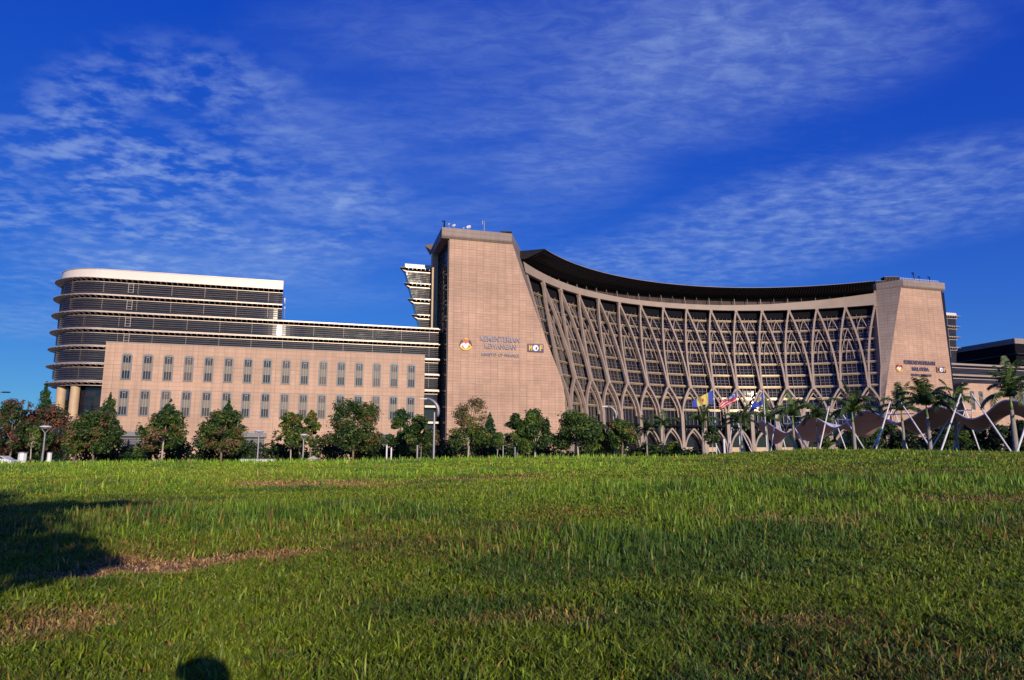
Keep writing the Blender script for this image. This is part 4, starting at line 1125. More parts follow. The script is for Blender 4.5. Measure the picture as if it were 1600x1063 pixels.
# ---- royal palms
def palm(px, cy, D, label, fl=3.3, nf=15, tr=.2, group='royal palms by the wave canopy'):
    ti[0] += 1; g = random.Random(ti[0] * 3)
    x = xat(px, D, cy); zc = at(px, cy, D)[2]
    t = empty('palm_tree', (x, D, G), label, 'palm', group)
    H = zc - G; zs_ = [0, .08, .25, .5, .7, .80]; rs = [1.35, 1.15, 1.0, .95, .8, .62]
    MB().tube([(x, D, G + H * u - (.04 if u == 0 else 0)) for u in zs_], [tr * r for r in rs], 12).build('trunk', M['palmtrunk'], t, smooth=True)
    MB().tube([(x, D, G + H * .799), (x, D, G + H * .86), (x, D, zc + .05)], [tr * .66, tr * .6, tr * .25], 10).build('crownshaft', M['shaft'], t, smooth=True)
    V = []; L = []; S = []; Tt = []; C = []
    gn = np.random.default_rng(ti[0])
    rb = MB()
    for f in range(nf):
        az = f * 2.399 + g.uniform(-.2, .2); el = math.radians(g.choice([84, 76, 66, 56, 42, 26]) + g.uniform(-6, 6)); ln = fl * g.uniform(.95, 1.25)
        p = Vector((x, D, zc)); d = Vector((math.cos(az) * math.cos(el), math.sin(az) * math.cos(el), math.sin(el))); pts = [p.copy()]
        for k in range(10):
            p = p + d * ln / 10; d = (d + Vector((0, 0, -.155 - .02 * k))).normalized(); pts.append(p.copy())
        rb.tube(pts, [.05 * (1 - k / 12) for k in range(11)], 5)
        for k in range(1, 11):
            for j in range(5):
                u = (k - 1 + j / 5) / 10; q = pts[k - 1].lerp(pts[k], j / 5); tg = (pts[k] - pts[k - 1]).normalized(); sd = tg.cross(Vector((0, 0, 1)));
                if sd.length < .05: sd = Vector((1, 0, 0))
                sd.normalize(); ll = fl * .22 * math.sin(math.pi * (.12 + .8 * u)) ** .7
                for sg in (-1, 1):
                    dd = (sd * sg + tg * .55 + Vector((0, 0, -.55 + g.uniform(-.35, .35)))).normalized(); e = q + dd * ll + Vector((0, 0, -.18 * ll)); m_ = q + dd * ll * .5; wv = tg * .038 * fl / 3.3 * 1.25
                    i0_ = len(V); V += [q - wv * .5, q + wv * .5, m_ + wv, m_ - wv, e]; S += [len(L), len(L) + 4]; L += [i0_, i0_ + 1, i0_ + 2, i0_ + 3, i0_ + 3, i0_ + 2, i0_ + 4]; Tt += [4, 3]
                    cc = [(.035, .075, .016), (.06, .11, .022), (.10, .14, .035)][g.choice([0, 0, 1, 1, 2])]; C += [cc] * 5
    V = np.array([tuple(v) for v in V]) - np.array(origin(t))
    me = mesh_from_np('frond_crown', V, np.array(L), np.array(S), np.array(Tt), np.array(C), M['leaf'])
    o = bpy.data.objects.new('frond_crown', me); col.objects.link(o); o.parent = t
    rb.build('frond_stalk', M['shaft'], t)
palm(1447, 632, 84, 'tallest fully visible royal palm, its crown overlapping the right tower', 3.7, 17, .24)
palm(1578, 618, 76, 'nearest royal palm at the right edge, under the highest canopy crest', 3.6, 17, .27)
palm(1408, 640, 98, 'royal palm just behind the paired masts, left of the tallest palm', 3.6, 14, .22)
palm(1489, 632, 94, 'royal palm just right of the tallest palm, before the dark side of the right tower', 3.5, 15, .22)
palm(1331, 642, 90, 'royal palm in front of the last diagonal ribs beside the right tower', 3.4, 15, .22)
palm(1238, 648, 104, 'royal palm right of the third flag', 3.4, 14, .2)
palm(1275, 652, 112, 'royal palm behind the middle canopy crest', 3.3, 12, .2)
palm(1157, 660, 108, 'royal palm right of the red striped flag pole', 3.2, 14, .2)
palm(1197, 656, 118, 'royal palm under the third flag, behind the canopy', 3.2, 12, .18)
palm(1097, 658, 112, 'royal palm just left of the blue and yellow flag pole', 3.0, 13, .2)
palm(1037, 664, 116, 'slender royal palm over the first entrance arch', 2.8, 13, .15)
palm(1010, 672, 122, 'short royal palm at the top of the first entrance arch', 2.6, 12, .15)

# ================================================================ WAVE CANOPY
wc = empty('wave_canopy', (52, 98, G), 'undulating tensile walkway canopy, brown below and white above, hung between white masts', 'canopy')
LA, LB = (60.5, 76.0), (45.5, 142.0)         # line of the near edge in plan
ld = Vector((LB[0] - LA[0], LB[1] - LA[1])).normalized(); ln_ = (-ld.y, ld.x)
if ln_[0] < 0: ln_ = (ld.y, -ld.x)
def on_line(px, py, off):
    d = ray(px, py); p0 = (LA[0] + ln_[0] * off, LA[1] + ln_[1] * off)
    k = (p0[0] * ln_[0] + p0[1] * ln_[1]) / (d[0] * ln_[0] + d[1] * ln_[1])
    q = Vector((d[0] * k, d[1] * k, d[2] * k)); u = (q.x - p0[0]) * ld.x + (q.y - p0[1]) * ld.y
    return u, q.z
near = [(1118, 669), (1126, 665), (1141, 671), (1154.5, 681), (1170, 671), (1191.6, 658), (1212, 669), (1228.7, 677), (1244, 667.7), (1262.5, 651), (1279, 655), (1304.7, 668.6), (1330, 655), (1353, 642), (1375, 649), (1399, 661.5), (1425, 652), (1445, 640), (1467, 635.6), (1490, 643), (1516, 655), (1540, 647), (1555, 634), (1572, 625.6), (1600, 631), (1625, 645), (1655, 632), (1690, 612)]
far = [(1118, 683), (1140, 686), (1164, 693), (1185, 682), (1212, 694), (1234, 679.6), (1257, 688), (1279, 689), (1304.7, 671), (1333, 664.5), (1352, 684), (1378, 664.5), (1409, 663.5), (1434, 678.5), (1466, 668), (1500, 659), (1526.5, 674), (1550, 665), (1579, 647), (1605, 655), (1640, 676), (1690, 650)]
def resample(pts, off, us):
    a = sorted(on_line(px, py, off) for px, py in pts); xs_ = [p[0] for p in a]; zs_ = [p[1] for p in a]
    out = []
    for u in us:
        k = min(max(np.searchsorted(xs_, u) - 1, 0), len(xs_) - 2); h_ = xs_[k + 1] - xs_[k]; t = min(max((u - xs_[k]) / h_, 0), 1)
        # Catmull-Rom
        z0, z1, z2, z3 = zs_[max(k - 1, 0)], zs_[k], zs_[k + 1], zs_[min(k + 2, len(zs_) - 1)]
        m1 = (z2 - z0) / max(xs_[k + 1] - xs_[max(k - 1, 0)], .1) * h_; m2 = (z3 - z1) / max(xs_[min(k + 2, len(xs_) - 1)] - xs_[k], .1) * h_
        t2, t3 = t * t, t ** 3; out.append((2 * t3 - 3 * t2 + 1) * z1 + (t3 - 2 * t2 + t) * m1 + (-2 * t3 + 3 * t2) * z2 + (t3 - t2) * m2)
    return out
WO = 4.0
us = np.linspace(-16, 62, 157); zn = resample(near, 0, us); zf = resample(far, WO, us)
m = 7; Vt = []
for i, u in enumerate(us):
    for j in range(m):
        v = j / (m - 1); sag = -.35 * math.sin(math.pi * v)
        Vt.append((LA[0] + ld.x * u + ln_[0] * WO * v, LA[1] + ld.y * u + ln_[1] * WO * v, zn[i] * (1 - v) + zf[i] * v + sag * .4))
fs = [(i * m + j, (i + 1) * m + j, (i + 1) * m + j + 1, i * m + j + 1) for i in range(len(us) - 1) for j in range(m - 1)]
b = MB(); b.add([(x, y, z + .05) for x, y, z in Vt], fs); b.build('fabric_top', M['fabtop'], wc, smooth=True)
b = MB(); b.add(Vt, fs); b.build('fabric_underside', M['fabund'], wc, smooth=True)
b = MB(); b.tube([Vector(Vt[i * m]) for i in range(len(us))], .10, 6); b.tube([Vector(Vt[i * m + m - 1]) for i in range(len(us))], .07, 6); b.build('edge_cable', M['fabtop'], wc)
def pole(p0, p1, r0=.16, r1=.11, name='mast', mt='mast'):
    b = MB(); b.tube([p0, Vector(p0).lerp(Vector(p1), .5), p1], [r0 * .8, r0, r1], 10); return b.build(name, M[mt], wc)
def lp(px, py, off):
    u, z = on_line(px, py, off); return Vector((LA[0] + ln_[0] * off + ld.x * u, LA[1] + ln_[1] * off + ld.y * u, z))
def mast(pt, pb, off0=-3.6, off1=-4.2, r=.105):
    top = lp(*pt, off0); bot = Vector(at(pb[0], pb[1], top.y - (5 if off0 < 0 else .5))); d = (bot - top); bot = top + d * ((top.z - (G + .0)) / -d.z); pole(bot, top, r, r * .7); return top
mt_ = []
for pt, pb in (((1212.7, 646), (1205, 702)), ((1231, 651), (1261, 701.5)), ((1295.4, 635), (1281, 700)), ((1310.6, 638), (1350, 701)), ((1391, 627), (1369, 701)), ((1405, 625), (1448, 691)), ((1501, 616), (1472, 700)), ((1518, 615.5), (1577, 702)), ((1622, 608), (1589.5, 705)), ((1143.5, 668), (1139, 700)), ((1152, 660), (1172, 702))):
    mt_.append(mast(pt, pb))
# rear masts
for pt, pb in (((1216, 655), (1228, 703)), ((1300, 644), (1322, 703)), ((1398, 634), (1362, 702)), ((1396, 636), (1418, 702)), ((1500, 626), (1456, 700)), ((1503, 625), (1530, 702)), ((1508, 640), (1490, 700)), ((1108, 672), (1124, 706)), ((1616, 640), (1640, 710))):
    top = mast(pt, pb, WO + .6, WO + 1.6, .09)
# tie cables from mast tops to canopy edge crests
b = MB()
def ept(px, w=0):
    best = min(range(len(us)), key=lambda i: abs(CX + F * Vt[i * m][0] / (Vt[i * m][1] * math.cos(PITCH) + Vt[i * m][2] * math.sin(PITCH)) - px)); return Vector(Vt[best * m + (m - 1 if w else 0)])
for k, (e0, e1) in enumerate(((1191, 1228), (1228, 1262), (1262, 1304), (1304, 1353), (1353, 1399), (1399, 1445), (1467, 1516), (1516, 1560), (1590, 1625))):
    for e in (e0, e1): b.tube([mt_[k], ept(e)], .025, 4)
for a_, c_ in ((0, 1), (2, 3), (4, 5), (6, 7)): b.tube([mt_[a_], mt_[c_]], .03, 4)
b.build('tie_cable', M['mast'], wc)
b = MB()
for (x0_, y0_, x1_, y1_) in ((1380, 648.5, 1428, 646.5), (1496, 642, 1520, 641), (1215, 663, 1250, 660), (1300, 655, 1328, 656)):
    b.tube([lp(x0_, y0_, 1.5), lp(x1_, y1_, 1.5)], .09, 6)
b.build('cross_strut', M['mast'], wc)

# ================================================================ FLAGS
def flag(pxp, top_py, D, H, poly_fn, label, plabel, name='flag'):
    x = xat(pxp, D, top_py); zt = at(pxp, top_py, D)[2]
    t = empty('flagpole', (x, D, G), plabel, 'flagpole', 'flagpoles before the entrance')
    MB().tube([(x, D, G - .03), (x, D, zt + .25)], [.10, .055], 8).build('pole', M['mast'], t)
    MB().lathe((x, D, zt + .25), [(.03, 0), (.11, .06), (.11, .14), (.02, .2)], 10).build('finial', M['yellow'], t)
    poly_fn(x, D, zt, label)
def cloth(x, D, zt, tip, hoist, free, stripes, label, vertical, seed):
    """flag hanging back to the left: hoist length down the pole; tip=(dx,dz) of lower free corner"""
    f = empty('flag', (x, D, zt), label, 'flag')
    nu, nv = 24, 14
    def P(u, v):
        dx = tip[0] * u; dz = -hoist * v * (1 - u * (1 - free / hoist)) + tip[1] * u ** 1.05
        return (x - .08 + dx, D + .30 * math.sin(u * 9 + v * 3 + seed) * u + .12 * math.sin(u * 19 + v * 2), zt + dz + .05 * math.sin(u * 11 + v * 2.5) * u)
    groups = {}
    for i in range(nu):
        for j in range(nv): groups.setdefault(stripes((i + .5) / nu, (j + .5) / nv), []).append((i, j))
    for k, (mn, cells) in enumerate(groups.items()):
        b = MB()
        for i, j in cells: b.quad(P(i / nu, j / nv), P((i + 1) / nu, j / nv), P((i + 1) / nu, (j + 1) / nv), P(i / nu, (j + 1) / nv))
        b.build({'fblue': 'blue_cloth', 'fyellow': 'yellow_cloth', 'fred': 'red_cloth', 'fwhite': 'white_cloth'}[mn], M[mn], f, smooth=True)
M['fblue'] = mat('flag_blue', (.035, .06, .35), .8, noise=.08, nscale=2); M['fyellow'] = mat('flag_yellow', (.62, .50, .14), .8, noise=.08, nscale=2)
M['fred'] = mat('flag_red', (.55, .03, .035), .8, noise=.08, nscale=2); M['fwhite'] = mat('flag_white', (.75, .72, .72), .8, noise=.05, nscale=2)
DF = 112; pxm = DF / F
def s1_(u, v):
    if .44 < u < .56 and .38 < v < .62: return 'fred'
    return 'fblue' if u < .26 or u > .76 else 'fyellow'
def s2_(u, v):
    if u < .5 and v < .56:
        if ((u - .2) / .12) ** 2 + ((v - .28) / .18) ** 2 < 1 and ((u - .24) / .10) ** 2 + ((v - .28) / .15) ** 2 > 1: return 'fyellow'
        if ((u - .33) / .07) ** 2 + ((v - .28) / .13) ** 2 < 1: return 'fyellow'
        return 'fblue'
    return 'fwhite' if int(v * 9) % 3 == 1 else 'fred'
def s3_(u, v):
    if ((u - .3) / .14) ** 2 + ((v - .3) / .22) ** 2 < 1: return 'fyellow'
    return 'fblue'
flag(1115, 610, DF, 0, lambda x, D, zt, lb: cloth(x, D, zt, (-34 * pxm, -17 * pxm), 19 * pxm, 11 * pxm, s1_, lb, True, 0), 'blue flag with a yellow middle and small crest, leftmost of the three flags', 'leftmost white flagpole, carrying the blue and yellow flag')
flag(1151.5, 612, DF, 0, lambda x, D, zt, lb: cloth(x, D, zt, (-29 * pxm, -19 * pxm), 15 * pxm, 10 * pxm, s2_, lb, False, 1), 'red and white striped flag with blue canton, middle of the three flags', 'middle white flagpole, carrying the red striped flag')
flag(1193, 613.5, DF, 0, lambda x, D, zt, lb: cloth(x, D, zt, (-22 * pxm, -24 * pxm), 18 * pxm, 7 * pxm, s3_, lb, False, 2), 'limp dark blue flag with a pale emblem, rightmost of the three flags', 'rightmost white flagpole, carrying the limp blue flag')

# ================================================================ STREET FURNITURE
def crescent(px, py_top, D, label, s=1.0):
    x = xat(px, D, py_top); zt = at(px, py_top, D)[2]; t = empty('street_lamp', (x, D, G), label, 'street lamp', 'crescent street lamps')
    MB().tube([(x, D, G - .03), (x, D, zt - 1.0 * s)], [.17 * s, .15 * s], 12).build('pole', M['greysteel'], t)
    pts = []; rr_ = []
    for k in range(12):
        a = R_(-20 + 115 * k / 11); R = 2.0 * s; pts.append((x - R * math.cos(R_(-20)) + R * math.cos(a) + .45 * s, D, zt - 1.0 * s + .0 + R * math.sin(a) - R * math.sin(R_(-20)) - .6 * s)); rr_.append(.25 * s * math.sin(math.pi * (.22 + .70 * k / 11)) + .02)
    b = MB(); b.tube(pts, rr_, 10); b.build('curved_arm', M['greysteel'], t, smooth=True)
    b = MB(); q = pts[-2]; b.box(lambda s_, o, z: (q[0] + s_, q[1] + o, q[2] + z), -.9 * s, .15 * s, -.18, .18, -.14, -.02); b.build('lamp_head', M['lampw'], t)
crescent(679, 634, 104, 'tall crescent-armed street lamp between the pink wing and the tallest tower')
crescent(958, 643, 118, 'crescent-armed street lamp before the foot of the curved facade', .85)
def yolk(px, py, D, label, w=1.5):
    x = xat(px, D, py); zt = at(px, py, D)[2]; t = empty('park_lamp', (x, D, G), label, 'lamp', 'round-headed park lamps')
    MB().tube([(x, D, G - .03), (x, D, zt - 1.0)], [.13, .09], 10).build('pole', M['greysteel'], t)
    b = MB()
    for sg in (-1, 1): b.tube([(x, D, zt - 1.02), (x + sg * .2 * w, D, zt - .7), (x + sg * .5 * w, D, zt - .25)], .05, 6)
    b.build('fork', M['greysteel'], t)
    MB().lathe((x, D, zt - .27), [(.30 * w, -.05), (.52 * w, .04), (.53 * w, .12), (.3 * w, .24), (.05, .27)], 18).build('lamp_shade', M['mast'], t)
    MB().lathe((x, D, zt - .33), [(.10 * w, -.10), (.27 * w, -.02), (.28 * w, .0)], 14).build('lamp_glass', M['lampw'], t)
yolk(72, 665, 92, 'round-headed park lamp before the purple-brown trees', 1.35)
yolk(405, 672, 112, 'round-headed park lamp in front of the louvred grey door', 1.35)
yolk(475, 678, 112, 'round-headed park lamp right of the twin pale trunks', 1.2)
yolk(786, 681, 112, 'round-headed park lamp standing right of the tallest tower tree', .7)
# lamp arm entering at the left edge
D = 100; t = empty('street_lamp', (xat(-22, D, 650), D, G), 'street lamp whose arm reaches in at the left edge above the trees', 'street lamp')
x = xat(-22, D, 650); z = at(0, 614, D)[2]
MB().tube([(x, D, G - .03), (x, D, z - .3)], [.14, .09], 10).build('pole', M['greysteel'], t)
MB().tube([(x, D, z - .32), (x + .9, D, z - .05), (xat(4, D, 614), D, z + .1)], .06, 8).build('arm', M['greysteel'], t)
b = MB(); xa, xb = xat(4, D, 613), xat(15, D, 613); b.box(lambda s, o, zz: (s, D + o, zz), xa, xb, -.17, .17, z, z + .16); b.build('lamp_head', M['dark'], t)
# posts
def post(px, py, D, r, label, m='mast'):
    x = xat(px, D, py); zt = at(px, py, D)[2]; t = empty('post', (x, D, G), label, 'post', 'slim posts among the trunks')
    MB().tube([(x, D, G - .03), (x, D, zt)], r, 8).build('shaft', M[m], t)
    MB().lathe((x, D, zt), [(r * 1.3, 0), (r * 1.3, .08), (r * .4, .14)], 8).build('cap', M['greysteel'], t)
post(604.5, 696, 100, .11, 'left one of the two slim white posts beneath the deep green tree')
post(611.5, 700, 100, .11, 'right one of the two slim white posts beneath the deep green tree')
post(652, 697, 100, .14, 'grey post left of the crescent lamp pole', 'greysteel')
post(36, 708, 100, .55, 'thick white post left of the round-headed park lamp')
post(78, 708, 100, .30, 'thick white post just right of the round-headed park lamp')
post(804.5, 700, 104, .12, 'slim grey post below the bushy green pair of trees', 'greysteel')
post(1131, 686, 100, .16, 'pale post left of the first canopy masts')
# low wall sign and hut
bx = lambda s, o, z: (s, o, z)
xa, xb = xat(375, 106, 718), xat(430, 106, 718)
t = empty('low_wall', ((xa + xb) / 2, 106, G), 'low white wall on the lawn edge before the louvred grey door', 'wall')
MB().box(bx, xa, xb, 106, 106.4, G, G + .95).build('wall_body', M['mast'], t); MB().box(bx, xa - .05, xb + .05, 105.95, 106.45, G + .953, G + 1.05).build('coping', M['greysteel'], t)
xa, xb = xat(478, 120, 715), xat(497, 120, 715); xm = (xa + xb) / 2
t = empty('guard_hut', (xm, 121, G), 'small stone hut with a pale pointed roof left of the widest dark tree', 'hut')
MB().box(bx, xa + .15, xb - .15, 120, 122, G, G + .95).build('wall', M['pinkw'], t)
b = MB(); b.add([(xa, 119.8, G + .953), (xb, 119.8, G + .953), (xb, 122.2, G + .953), (xa, 122.2, G + .953), (xm, 121, G + 1.55)], [(0, 1, 2, 3), (0, 1, 4), (1, 2, 4), (2, 3, 4), (3, 0, 4)]); b.build('roof', M['white'], t)
# railing before entrance
def railing(px0, px1, D, label):
    xa, xb = xat(px0, D, 715), xat(px1, D, 715); t = empty('railing', ((xa + xb) / 2, D, G), label, 'railing')
    b = MB(); b.tube([(xa, D, G + 1.0), (xb, D, G + 1.0)], .06, 6); b.tube([(xa, D, G + .55), (xb, D, G + .55)], .035, 6); b.build('rail', M['greysteel'], t)
    b = MB(); n = int((xb - xa) / 1.6)
    for k in range(n + 1): x = xa + (xb - xa) * k / n; b.tube([(x, D, G), (x, D, G + 1.0)], .05, 6)
    b.build('baluster', M['greysteel'], t)
railing(783, 862, 104, 'low metal railing before the tallest tower'); railing(930, 1085, 108, 'long low metal railing before the entrance arches')
# parked white car at the left edge, mostly hidden
def car(px, D, label):
    x = xat(px, D, 715); t = empty('parked_car', (x, D, G), label, 'car')
    prof_ = [(-2.1, .35), (-2.1, .8), (-1.9, .95), (-1.3, 1.02), (-.7, 1.42), (.55, 1.45), (1.3, 1.0), (1.95, .85), (2.1, .7), (2.1, .35)]
    b = MB(); b.prism([(x + a, D - .82, G + c_) for a, c_ in prof_], [(x + a, D + .82, G + c_) for a, c_ in prof_]); b.build('body', M['carpaint'], t)
    b = MB()
    for yy in (-.835, .82):
        for q in ([(-1.15, 1.03), (-.66, 1.36), (-.1, 1.38), (-.1, 1.03)], [(0, 1.03), (0, 1.38), (.5, 1.38), (1.12, 1.03)]):
            b.prism([(x + a, D + yy, G + c_) for a, c_ in q], [(x + a, D + yy + .015, G + c_) for a, c_ in q])
    b.build('window', M['winglass'], t)
    for wx_ in (-1.3, 1.3):
        for yy in (-.84, .66):
            b = MB(); b.tube([(x + wx_, D + yy, G + .33), (x + wx_, D + yy + .18, G + .33)], .33, 18); w = b.build('wheel', M['tyre'], t)
            b = MB(); b.tube([(x + wx_, D + yy - .01, G + .33), (x + wx_, D + yy - .004, G + .33)], .19, 14); b.build('rim', M['greysteel'], w)
    for yy in (-.7, .4):
        b = MB(); b.box(lambda s, o, z: (x + s, D + o, G + z), 2.08, 2.13, yy, yy + .28, .62, .76); b.build('headlight', M['lampw'], t)
        b = MB(); b.box(lambda s, o, z: (x + s, D + o, G + z), -2.13, -2.08, yy, yy + .28, .7, .85); b.build('tail_light', M['lampred'], t)
car(2, 103, 'white car glimpsed beneath the trees at the left edge')

# ================================================================ PHOTOGRAPHER (casts the round shadow) AND TREE BEHIND
S_EL, S_AZ = R_(15.2), math.atan2(.363, -.932)
sun = Vector((math.sin(S_AZ) * math.cos(S_EL), math.cos(S_AZ) * math.cos(S_EL), math.sin(S_EL)))
def skinned(name, verts, edges, radii, m, parent, sub=2):
    me = bpy.data.meshes.new(name); og = Vector(origin(parent)); me.from_pydata([tuple(Vector(v) - og) for v in verts], edges, [])
    o = bpy.data.objects.new(name, me); col.objects.link(o); o.parent = parent
    md = o.modifiers.new('Skin', 'SKIN'); md.use_smooth_shade = True
    for i, r in enumerate(radii): sv_ = me.skin_vertices[0].data[i]; sv_.radius = (r, r); sv_.use_root = (i == 0)
    s2 = o.modifiers.new('Sub', 'SUBSURF'); s2.levels = sub; s2.render_levels = sub
    dg = bpy.context.evaluated_depsgraph_get(); nm = bpy.data.meshes.new_from_object(o.evaluated_get(dg)); o.modifiers.clear(); o.data = nm; nm.materials.clear(); nm.materials.append(m); ORG[o] = tuple(og)
    return o
hx, hy = .02, -.22
pe = empty('person', (hx, hy - .3, G), 'kneeling photographer in a dark shirt holding a camera to the eye, casting the round shadow', 'person')
V_ = [(hx, hy - .28, -.62), (hx, hy - .22, -.40), (hx, hy - .12, -.18), (hx, hy - .06, -.07), (hx, hy - .02, .0), (hx, hy, .09),
      (hx - .19, hy - .12, -.20), (hx - .27, hy + .02, -.40), (hx - .10, hy + .14, -.10),
      (hx + .19, hy - .12, -.20), (hx + .27, hy + .02, -.40), (hx + .12, hy + .14, -.06),
      (hx - .11, hy - .26, -.66), (hx - .16, hy + .16, -.60), (hx - .16, hy + .12, -.93), (hx - .16, hy + .24, -.96),
      (hx + .11, hy - .26, -.66), (hx + .15, hy + .08, -.92), (hx + .15, hy - .32, -.93), (hx + .15, hy - .42, -.90)]
E_ = [(0, 1), (1, 2), (2, 3), (3, 4), (4, 5), (2, 6), (6, 7), (7, 8), (2, 9), (9, 10), (10, 11), (0, 12), (12, 13), (13, 14), (14, 15), (0, 16), (16, 17), (17, 18), (18, 19)]
skinned('body', V_, E_, [.15, .14, .13, .055, .085, .09, .06, .045, .03, .06, .045, .03, .09, .06, .04, .035, .09, .06, .045, .035], M['skin'], pe)
skinned('shirt', [V_[0], V_[1], V_[2], V_[6], V_[7], V_[9], V_[10]], [(0, 1), (1, 2), (2, 3), (3, 4), (2, 5), (5, 6)], [.165, .158, .145, .075, .058, .075, .058], M['shirt'], pe)
skinned('trousers', [V_[0], V_[12], V_[13], V_[14], V_[16], V_[17], V_[18]], [(0, 1), (1, 2), (2, 3), (0, 4), (4, 5), (5, 6)], [.17, .105, .075, .052, .105, .075, .055], M['trousers'], pe)
skinned('hair', [(hx, hy - .045, .06), (hx, hy - .03, .115), (hx, hy + .02, .15)], [(0, 1), (1, 2)], [.12, .14, .10], M['hair'], pe)
for sg in (-1, 1):
    for k in range(5):
        bx0 = Vector(V_[8] if sg < 0 else V_[11]); a = bx0 + Vector((.0, .01, .03 - .02 * k)); 
        skinned('finger' if k else 'thumb', [a, a + Vector((-sg * .02, .035, 0)), a + Vector((-sg * .045, .045, 0)), a + Vector((-sg * .06, .035 - .004 * k, 0))], [(0, 1), (1, 2), (2, 3)], [.010, .009, .0085, .007], M['skin'], pe, 1)
cm_ = empty('camera', (0, -.1, -.05), 'black reflex camera held by the kneeling photographer', 'camera')
b = MB(); b.box(bx, -.07, .07, -.11, -.05, -.05, .045); b.box(bx, -.03, .03, -.105, -.055, .045, .075); b.build('camera_body', M['camblack'], cm_)
b = MB(); b.tube([(0, -.05, -.005), (0, -.012, -.005)], [.036, .038], 20); b.build('lens', M['camblack'], cm_)
def shadow_tree(gx, gy, blobs, h0, label, n=5000, seed=5):
    """tree behind the camera whose crown shades the ground around (gx, gy)"""
    k = h0 / math.tan(S_EL); x = gx + math.sin(S_AZ) * k; y = gy + math.cos(S_AZ) * k
    t = empty('broadleaf_tree', (x, y, G), label, 'tree')
    bl = [(x + a, y + b_, G + h0 + c_, r, r, r * .7) for a, b_, c_, r in blobs]
    bole(t, x, y, h0, .2, M['bark'], [q[:3] for q in bl], seed)
    leaf_cloud('crown', bl, n, .15, PAL['green'], t, seed=seed, inner=.0)
shadow_tree(-9.4, 11.8, [(0, 0, 0, 1.7), (1.3, 0, .6, .85), (2.3, .2, .78, .5), (3.0, 0, .85, .3), (1.5, .3, -.75, .9), (2.7, 0, -1.15, .75), (3.3, 0, -1.45, .5), (-2.5, .3, .2, 2.0), (-1.2, 0, -.9, 1.6), (-3.4, 0, -.8, 1.6), (-1.5, 0, 1.1, 1.2)], 4.6, 'tree standing behind the photographer, its crown shading the lawn at the left', n=11500)

# ================================================================ LIGHT, SKY, CAMERA
W = bpy.data.worlds.new('World'); sc.world = W; W.use_nodes = True; nt = W.node_tree
bg = nt.nodes['Background']; sky = nt.nodes.new('ShaderNodeTexSky'); sky.sky_type = 'NISHITA'; sky.sun_disc = False
sky.sun_elevation = S_EL; sky.sun_rotation = S_AZ; sky.altitude = 0; sky.air_density = 1.0; sky.dust_density = .25; sky.ozone_density = 4.0
def N(t, **k):
    n = nt.nodes.new(t)
    for a, v in k.items(): setattr(n, a, v)
    return n
def math_(op, a, b=None, c=None):
    n = N('ShaderNodeMath', operation=op)
    for i, v in enumerate((a, b, c)):
        if v is None: continue
        if isinstance(v, (int, float)): n.inputs[i].default_value = v
        else: nt.links.new(v, n.inputs[i])
    return n.outputs[0]
tc = N('ShaderNodeTexCoord'); sep = N('ShaderNodeSeparateXYZ'); nt.links.new(tc.outputs['Generated'], sep.inputs[0])
X, Y, Z = sep.outputs
zz = math_('ADD', math_('MAXIMUM', Z, 0.0), .06)
u = math_('DIVIDE', X, zz); v = math_('DIVIDE', Y, zz)
cmb = N('ShaderNodeCombineXYZ'); nt.links.new(u, cmb.inputs[0]); nt.links.new(v, cmb.inputs[1])
def noise(scale, detail, vec, rough=.55, dist=0, sx=1, sy=1, rot=0):
    mp = N('ShaderNodeMapping'); mp.inputs['Scale'].default_value = (sx, sy, 1); mp.inputs['Rotation'].default_value = (0, 0, rot); nt.links.new(vec, mp.inputs['Vector'])
    n = N('ShaderNodeTexNoise'); n.inputs['Scale'].default_value = scale; n.inputs['Detail'].default_value = detail; n.inputs['Roughness'].default_value = rough; n.inputs['Distortion'].default_value = dist
    nt.links.new(mp.outputs[0], n.inputs['Vector']); return n.outputs['Fac']
def ramp(val, a, b, lo=0., hi=1.):
    n = N('ShaderNodeMapRange', interpolation_type='SMOOTHSTEP'); n.inputs['From Min'].default_value = a; n.inputs['From Max'].default_value = b; n.inputs['To Min'].default_value = lo; n.inputs['To Max'].default_value = hi
    nt.links.new(val, n.inputs['Value']); return n.outputs[0]
# cloud fields by compass direction: (px, py, radius x, radius y, weight, tilt)
def blob(px, py, rx, ry, w, tilt=0):
    r = Vector(ray(px, py)); a0, b0 = r.x / r.y, r.z / r.y
    ax_ = math_('DIVIDE', X, math_('MAXIMUM', Y, .05)); bx_ = math_('DIVIDE', Z, math_('MAXIMUM', Y, .05))
    dx = math_('SUBTRACT', ax_, a0); dz = math_('SUBTRACT', bx_, b0); ct, st = math.cos(tilt), math.sin(tilt)
    p = math_('ADD', math_('MULTIPLY', dx, ct), math_('MULTIPLY', dz, st)); q = math_('SUBTRACT', math_('MULTIPLY', dz, ct), math_('MULTIPLY', dx, st))
    p = math_('POWER', math_('ABSOLUTE', math_('DIVIDE', p, rx / F)), 2); q = math_('POWER', math_('ABSOLUTE', math_('DIVIDE', q, ry / F)), 2)
    return ramp(math_('ADD', p, q), 1.0, 0.0, 0, w)
def total(bl):
    r = None
    for x_ in bl: r = blob(*x_) if r is None else math_('MAXIMUM', r, blob(*x_))
    return r
rip = total([(250, 240, 330, 260, 1.), (160, 350, 260, 150, .9), (430, 330, 260, 160, .8), (60, 300, 220, 200, .7)])
veil = total([(640, 170, 330, 210, .9), (560, 340, 420, 130, .85, .25), (760, 260, 380, 160, .7, .2), (950, 40, 700, 220, .65), (420, 400, 480, 110, .7), (1010, 200, 260, 60, .45)])
low = total([(1280, 340, 460, 110, 1., .22), (1050, 410, 260, 60, .8), (1500, 290, 320, 110, .75, .2), (1250, 40, 600, 200, .45, .35), (60, 500, 160, 40, .6)])
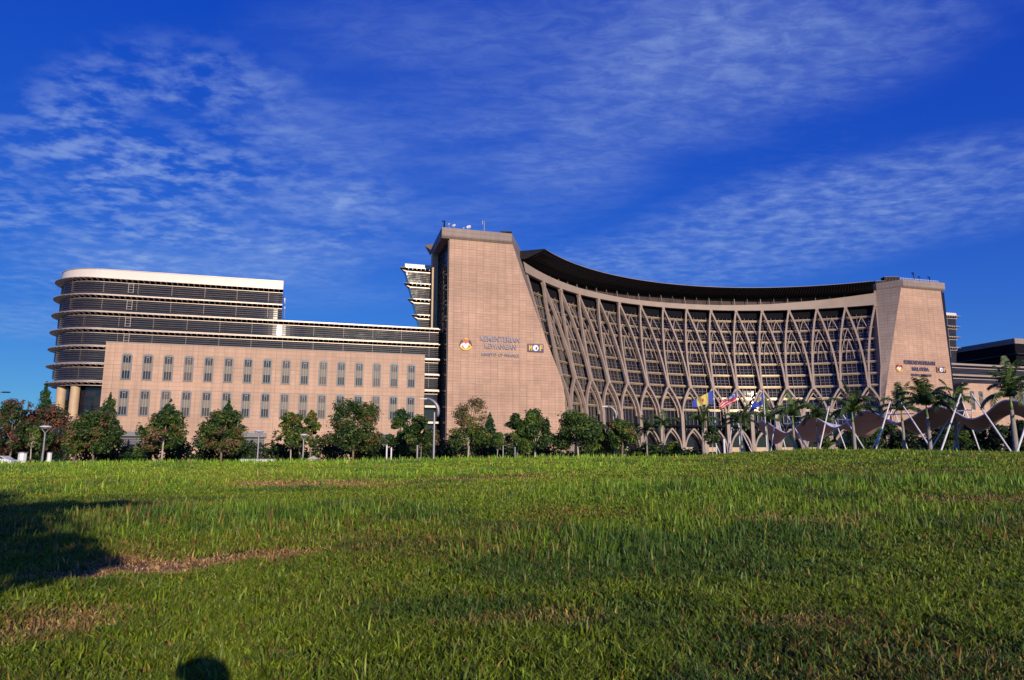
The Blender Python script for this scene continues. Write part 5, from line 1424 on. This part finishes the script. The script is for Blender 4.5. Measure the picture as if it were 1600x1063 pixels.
nb1 = noise(10.5, 8, cmb.outputs[0], .57, .08, 1, 1.2, .35); nb2 = noise(1.0, 5, cmb.outputs[0], .6, .5, 1, 1.6, .5); nb3 = noise(1.5, 4, cmb.outputs[0], .5, .3, .8, 1.2, .6); nf = noise(12, 9, cmb.outputs[0], .68, .5, .9, 1.7, .2); nm_ = noise(.5, 3, cmb.outputs[0], .5)
cr_ = math_('MULTIPLY', rip, math_('MULTIPLY', ramp(nb1, .39, .68), ramp(nb2, .32, .60, .12, 1)))
fine = ramp(nf, .36, .68, .5, 1)
cv_ = math_('MULTIPLY', veil, math_('MULTIPLY', ramp(nb3, .34, .62, .12, 1.05), fine))
cl_ = math_('MULTIPLY', low, math_('MULTIPLY', ramp(nb1, .30, .68, .22, 1), fine))
rest = math_('MULTIPLY', ramp(nm_, .48, .75), math_('MULTIPLY', ramp(nf, .4, .7), .16))
cov = math_('MINIMUM', math_('ADD', math_('ADD', math_('MULTIPLY', cr_, .60), math_('MULTIPLY', cv_, .44)), math_('ADD', math_('MULTIPLY', cl_, .50), rest)), .8)
cov = math_('MULTIPLY', cov, ramp(Z, .0, .12))
hs_ = N('ShaderNodeHueSaturation'); hs_.inputs['Hue'].default_value = .512; hs_.inputs['Saturation'].default_value = 1.28; hs_.inputs['Value'].default_value = 1.0
nt.links.new(sky.outputs[0], hs_.inputs['Color'])
sc_ = N('ShaderNodeSeparateColor'); nt.links.new(hs_.outputs[0], sc_.inputs[0]); cc_ = N('ShaderNodeCombineColor')
for i_, (g_, a_) in enumerate(((.69, .225), (.90, .575), (.39, .795))):
    nt.links.new(math_('MULTIPLY', math_('POWER', math_('MULTIPLY', sc_.outputs[i_], .1), g_), a_ * 10), cc_.inputs[i_])
mx = N('ShaderNodeMix', data_type='RGBA'); nt.links.new(cov, mx.inputs[0]); nt.links.new(cc_.outputs[0], mx.inputs[6])
mx.inputs[7].default_value = (3.3, 4.7, 7.9, 1)
nt.links.new(mx.outputs[2], bg.inputs['Color']); bg.inputs['Strength'].default_value = .1
sl = bpy.data.lights.new('sun', 'SUN'); sl.energy = 4.2; sl.angle = R_(.5); sl.color = (1, .84, .66)
so = bpy.data.objects.new('sun', sl); col.objects.link(so); so.rotation_euler = (-sun).to_track_quat('-Z', 'Y').to_euler(); so.location = (0, -30, 60)
cd = bpy.data.cameras.new('view'); co = bpy.data.objects.new('view', cd); col.objects.link(co); sc.camera = co
cd.sensor_width = 36; cd.lens = F / 1600 * 36; cd.clip_start = .02; cd.clip_end = 9000
co.location = (0, 0, 0); co.rotation_euler = (math.pi / 2 + PITCH, 0, 0)
sc.view_settings.view_transform = 'Standard'; sc.view_settings.look = 'None'; sc.view_settings.gamma = 1; sc.view_settings.exposure = 0
sc.render.film_transparent = False
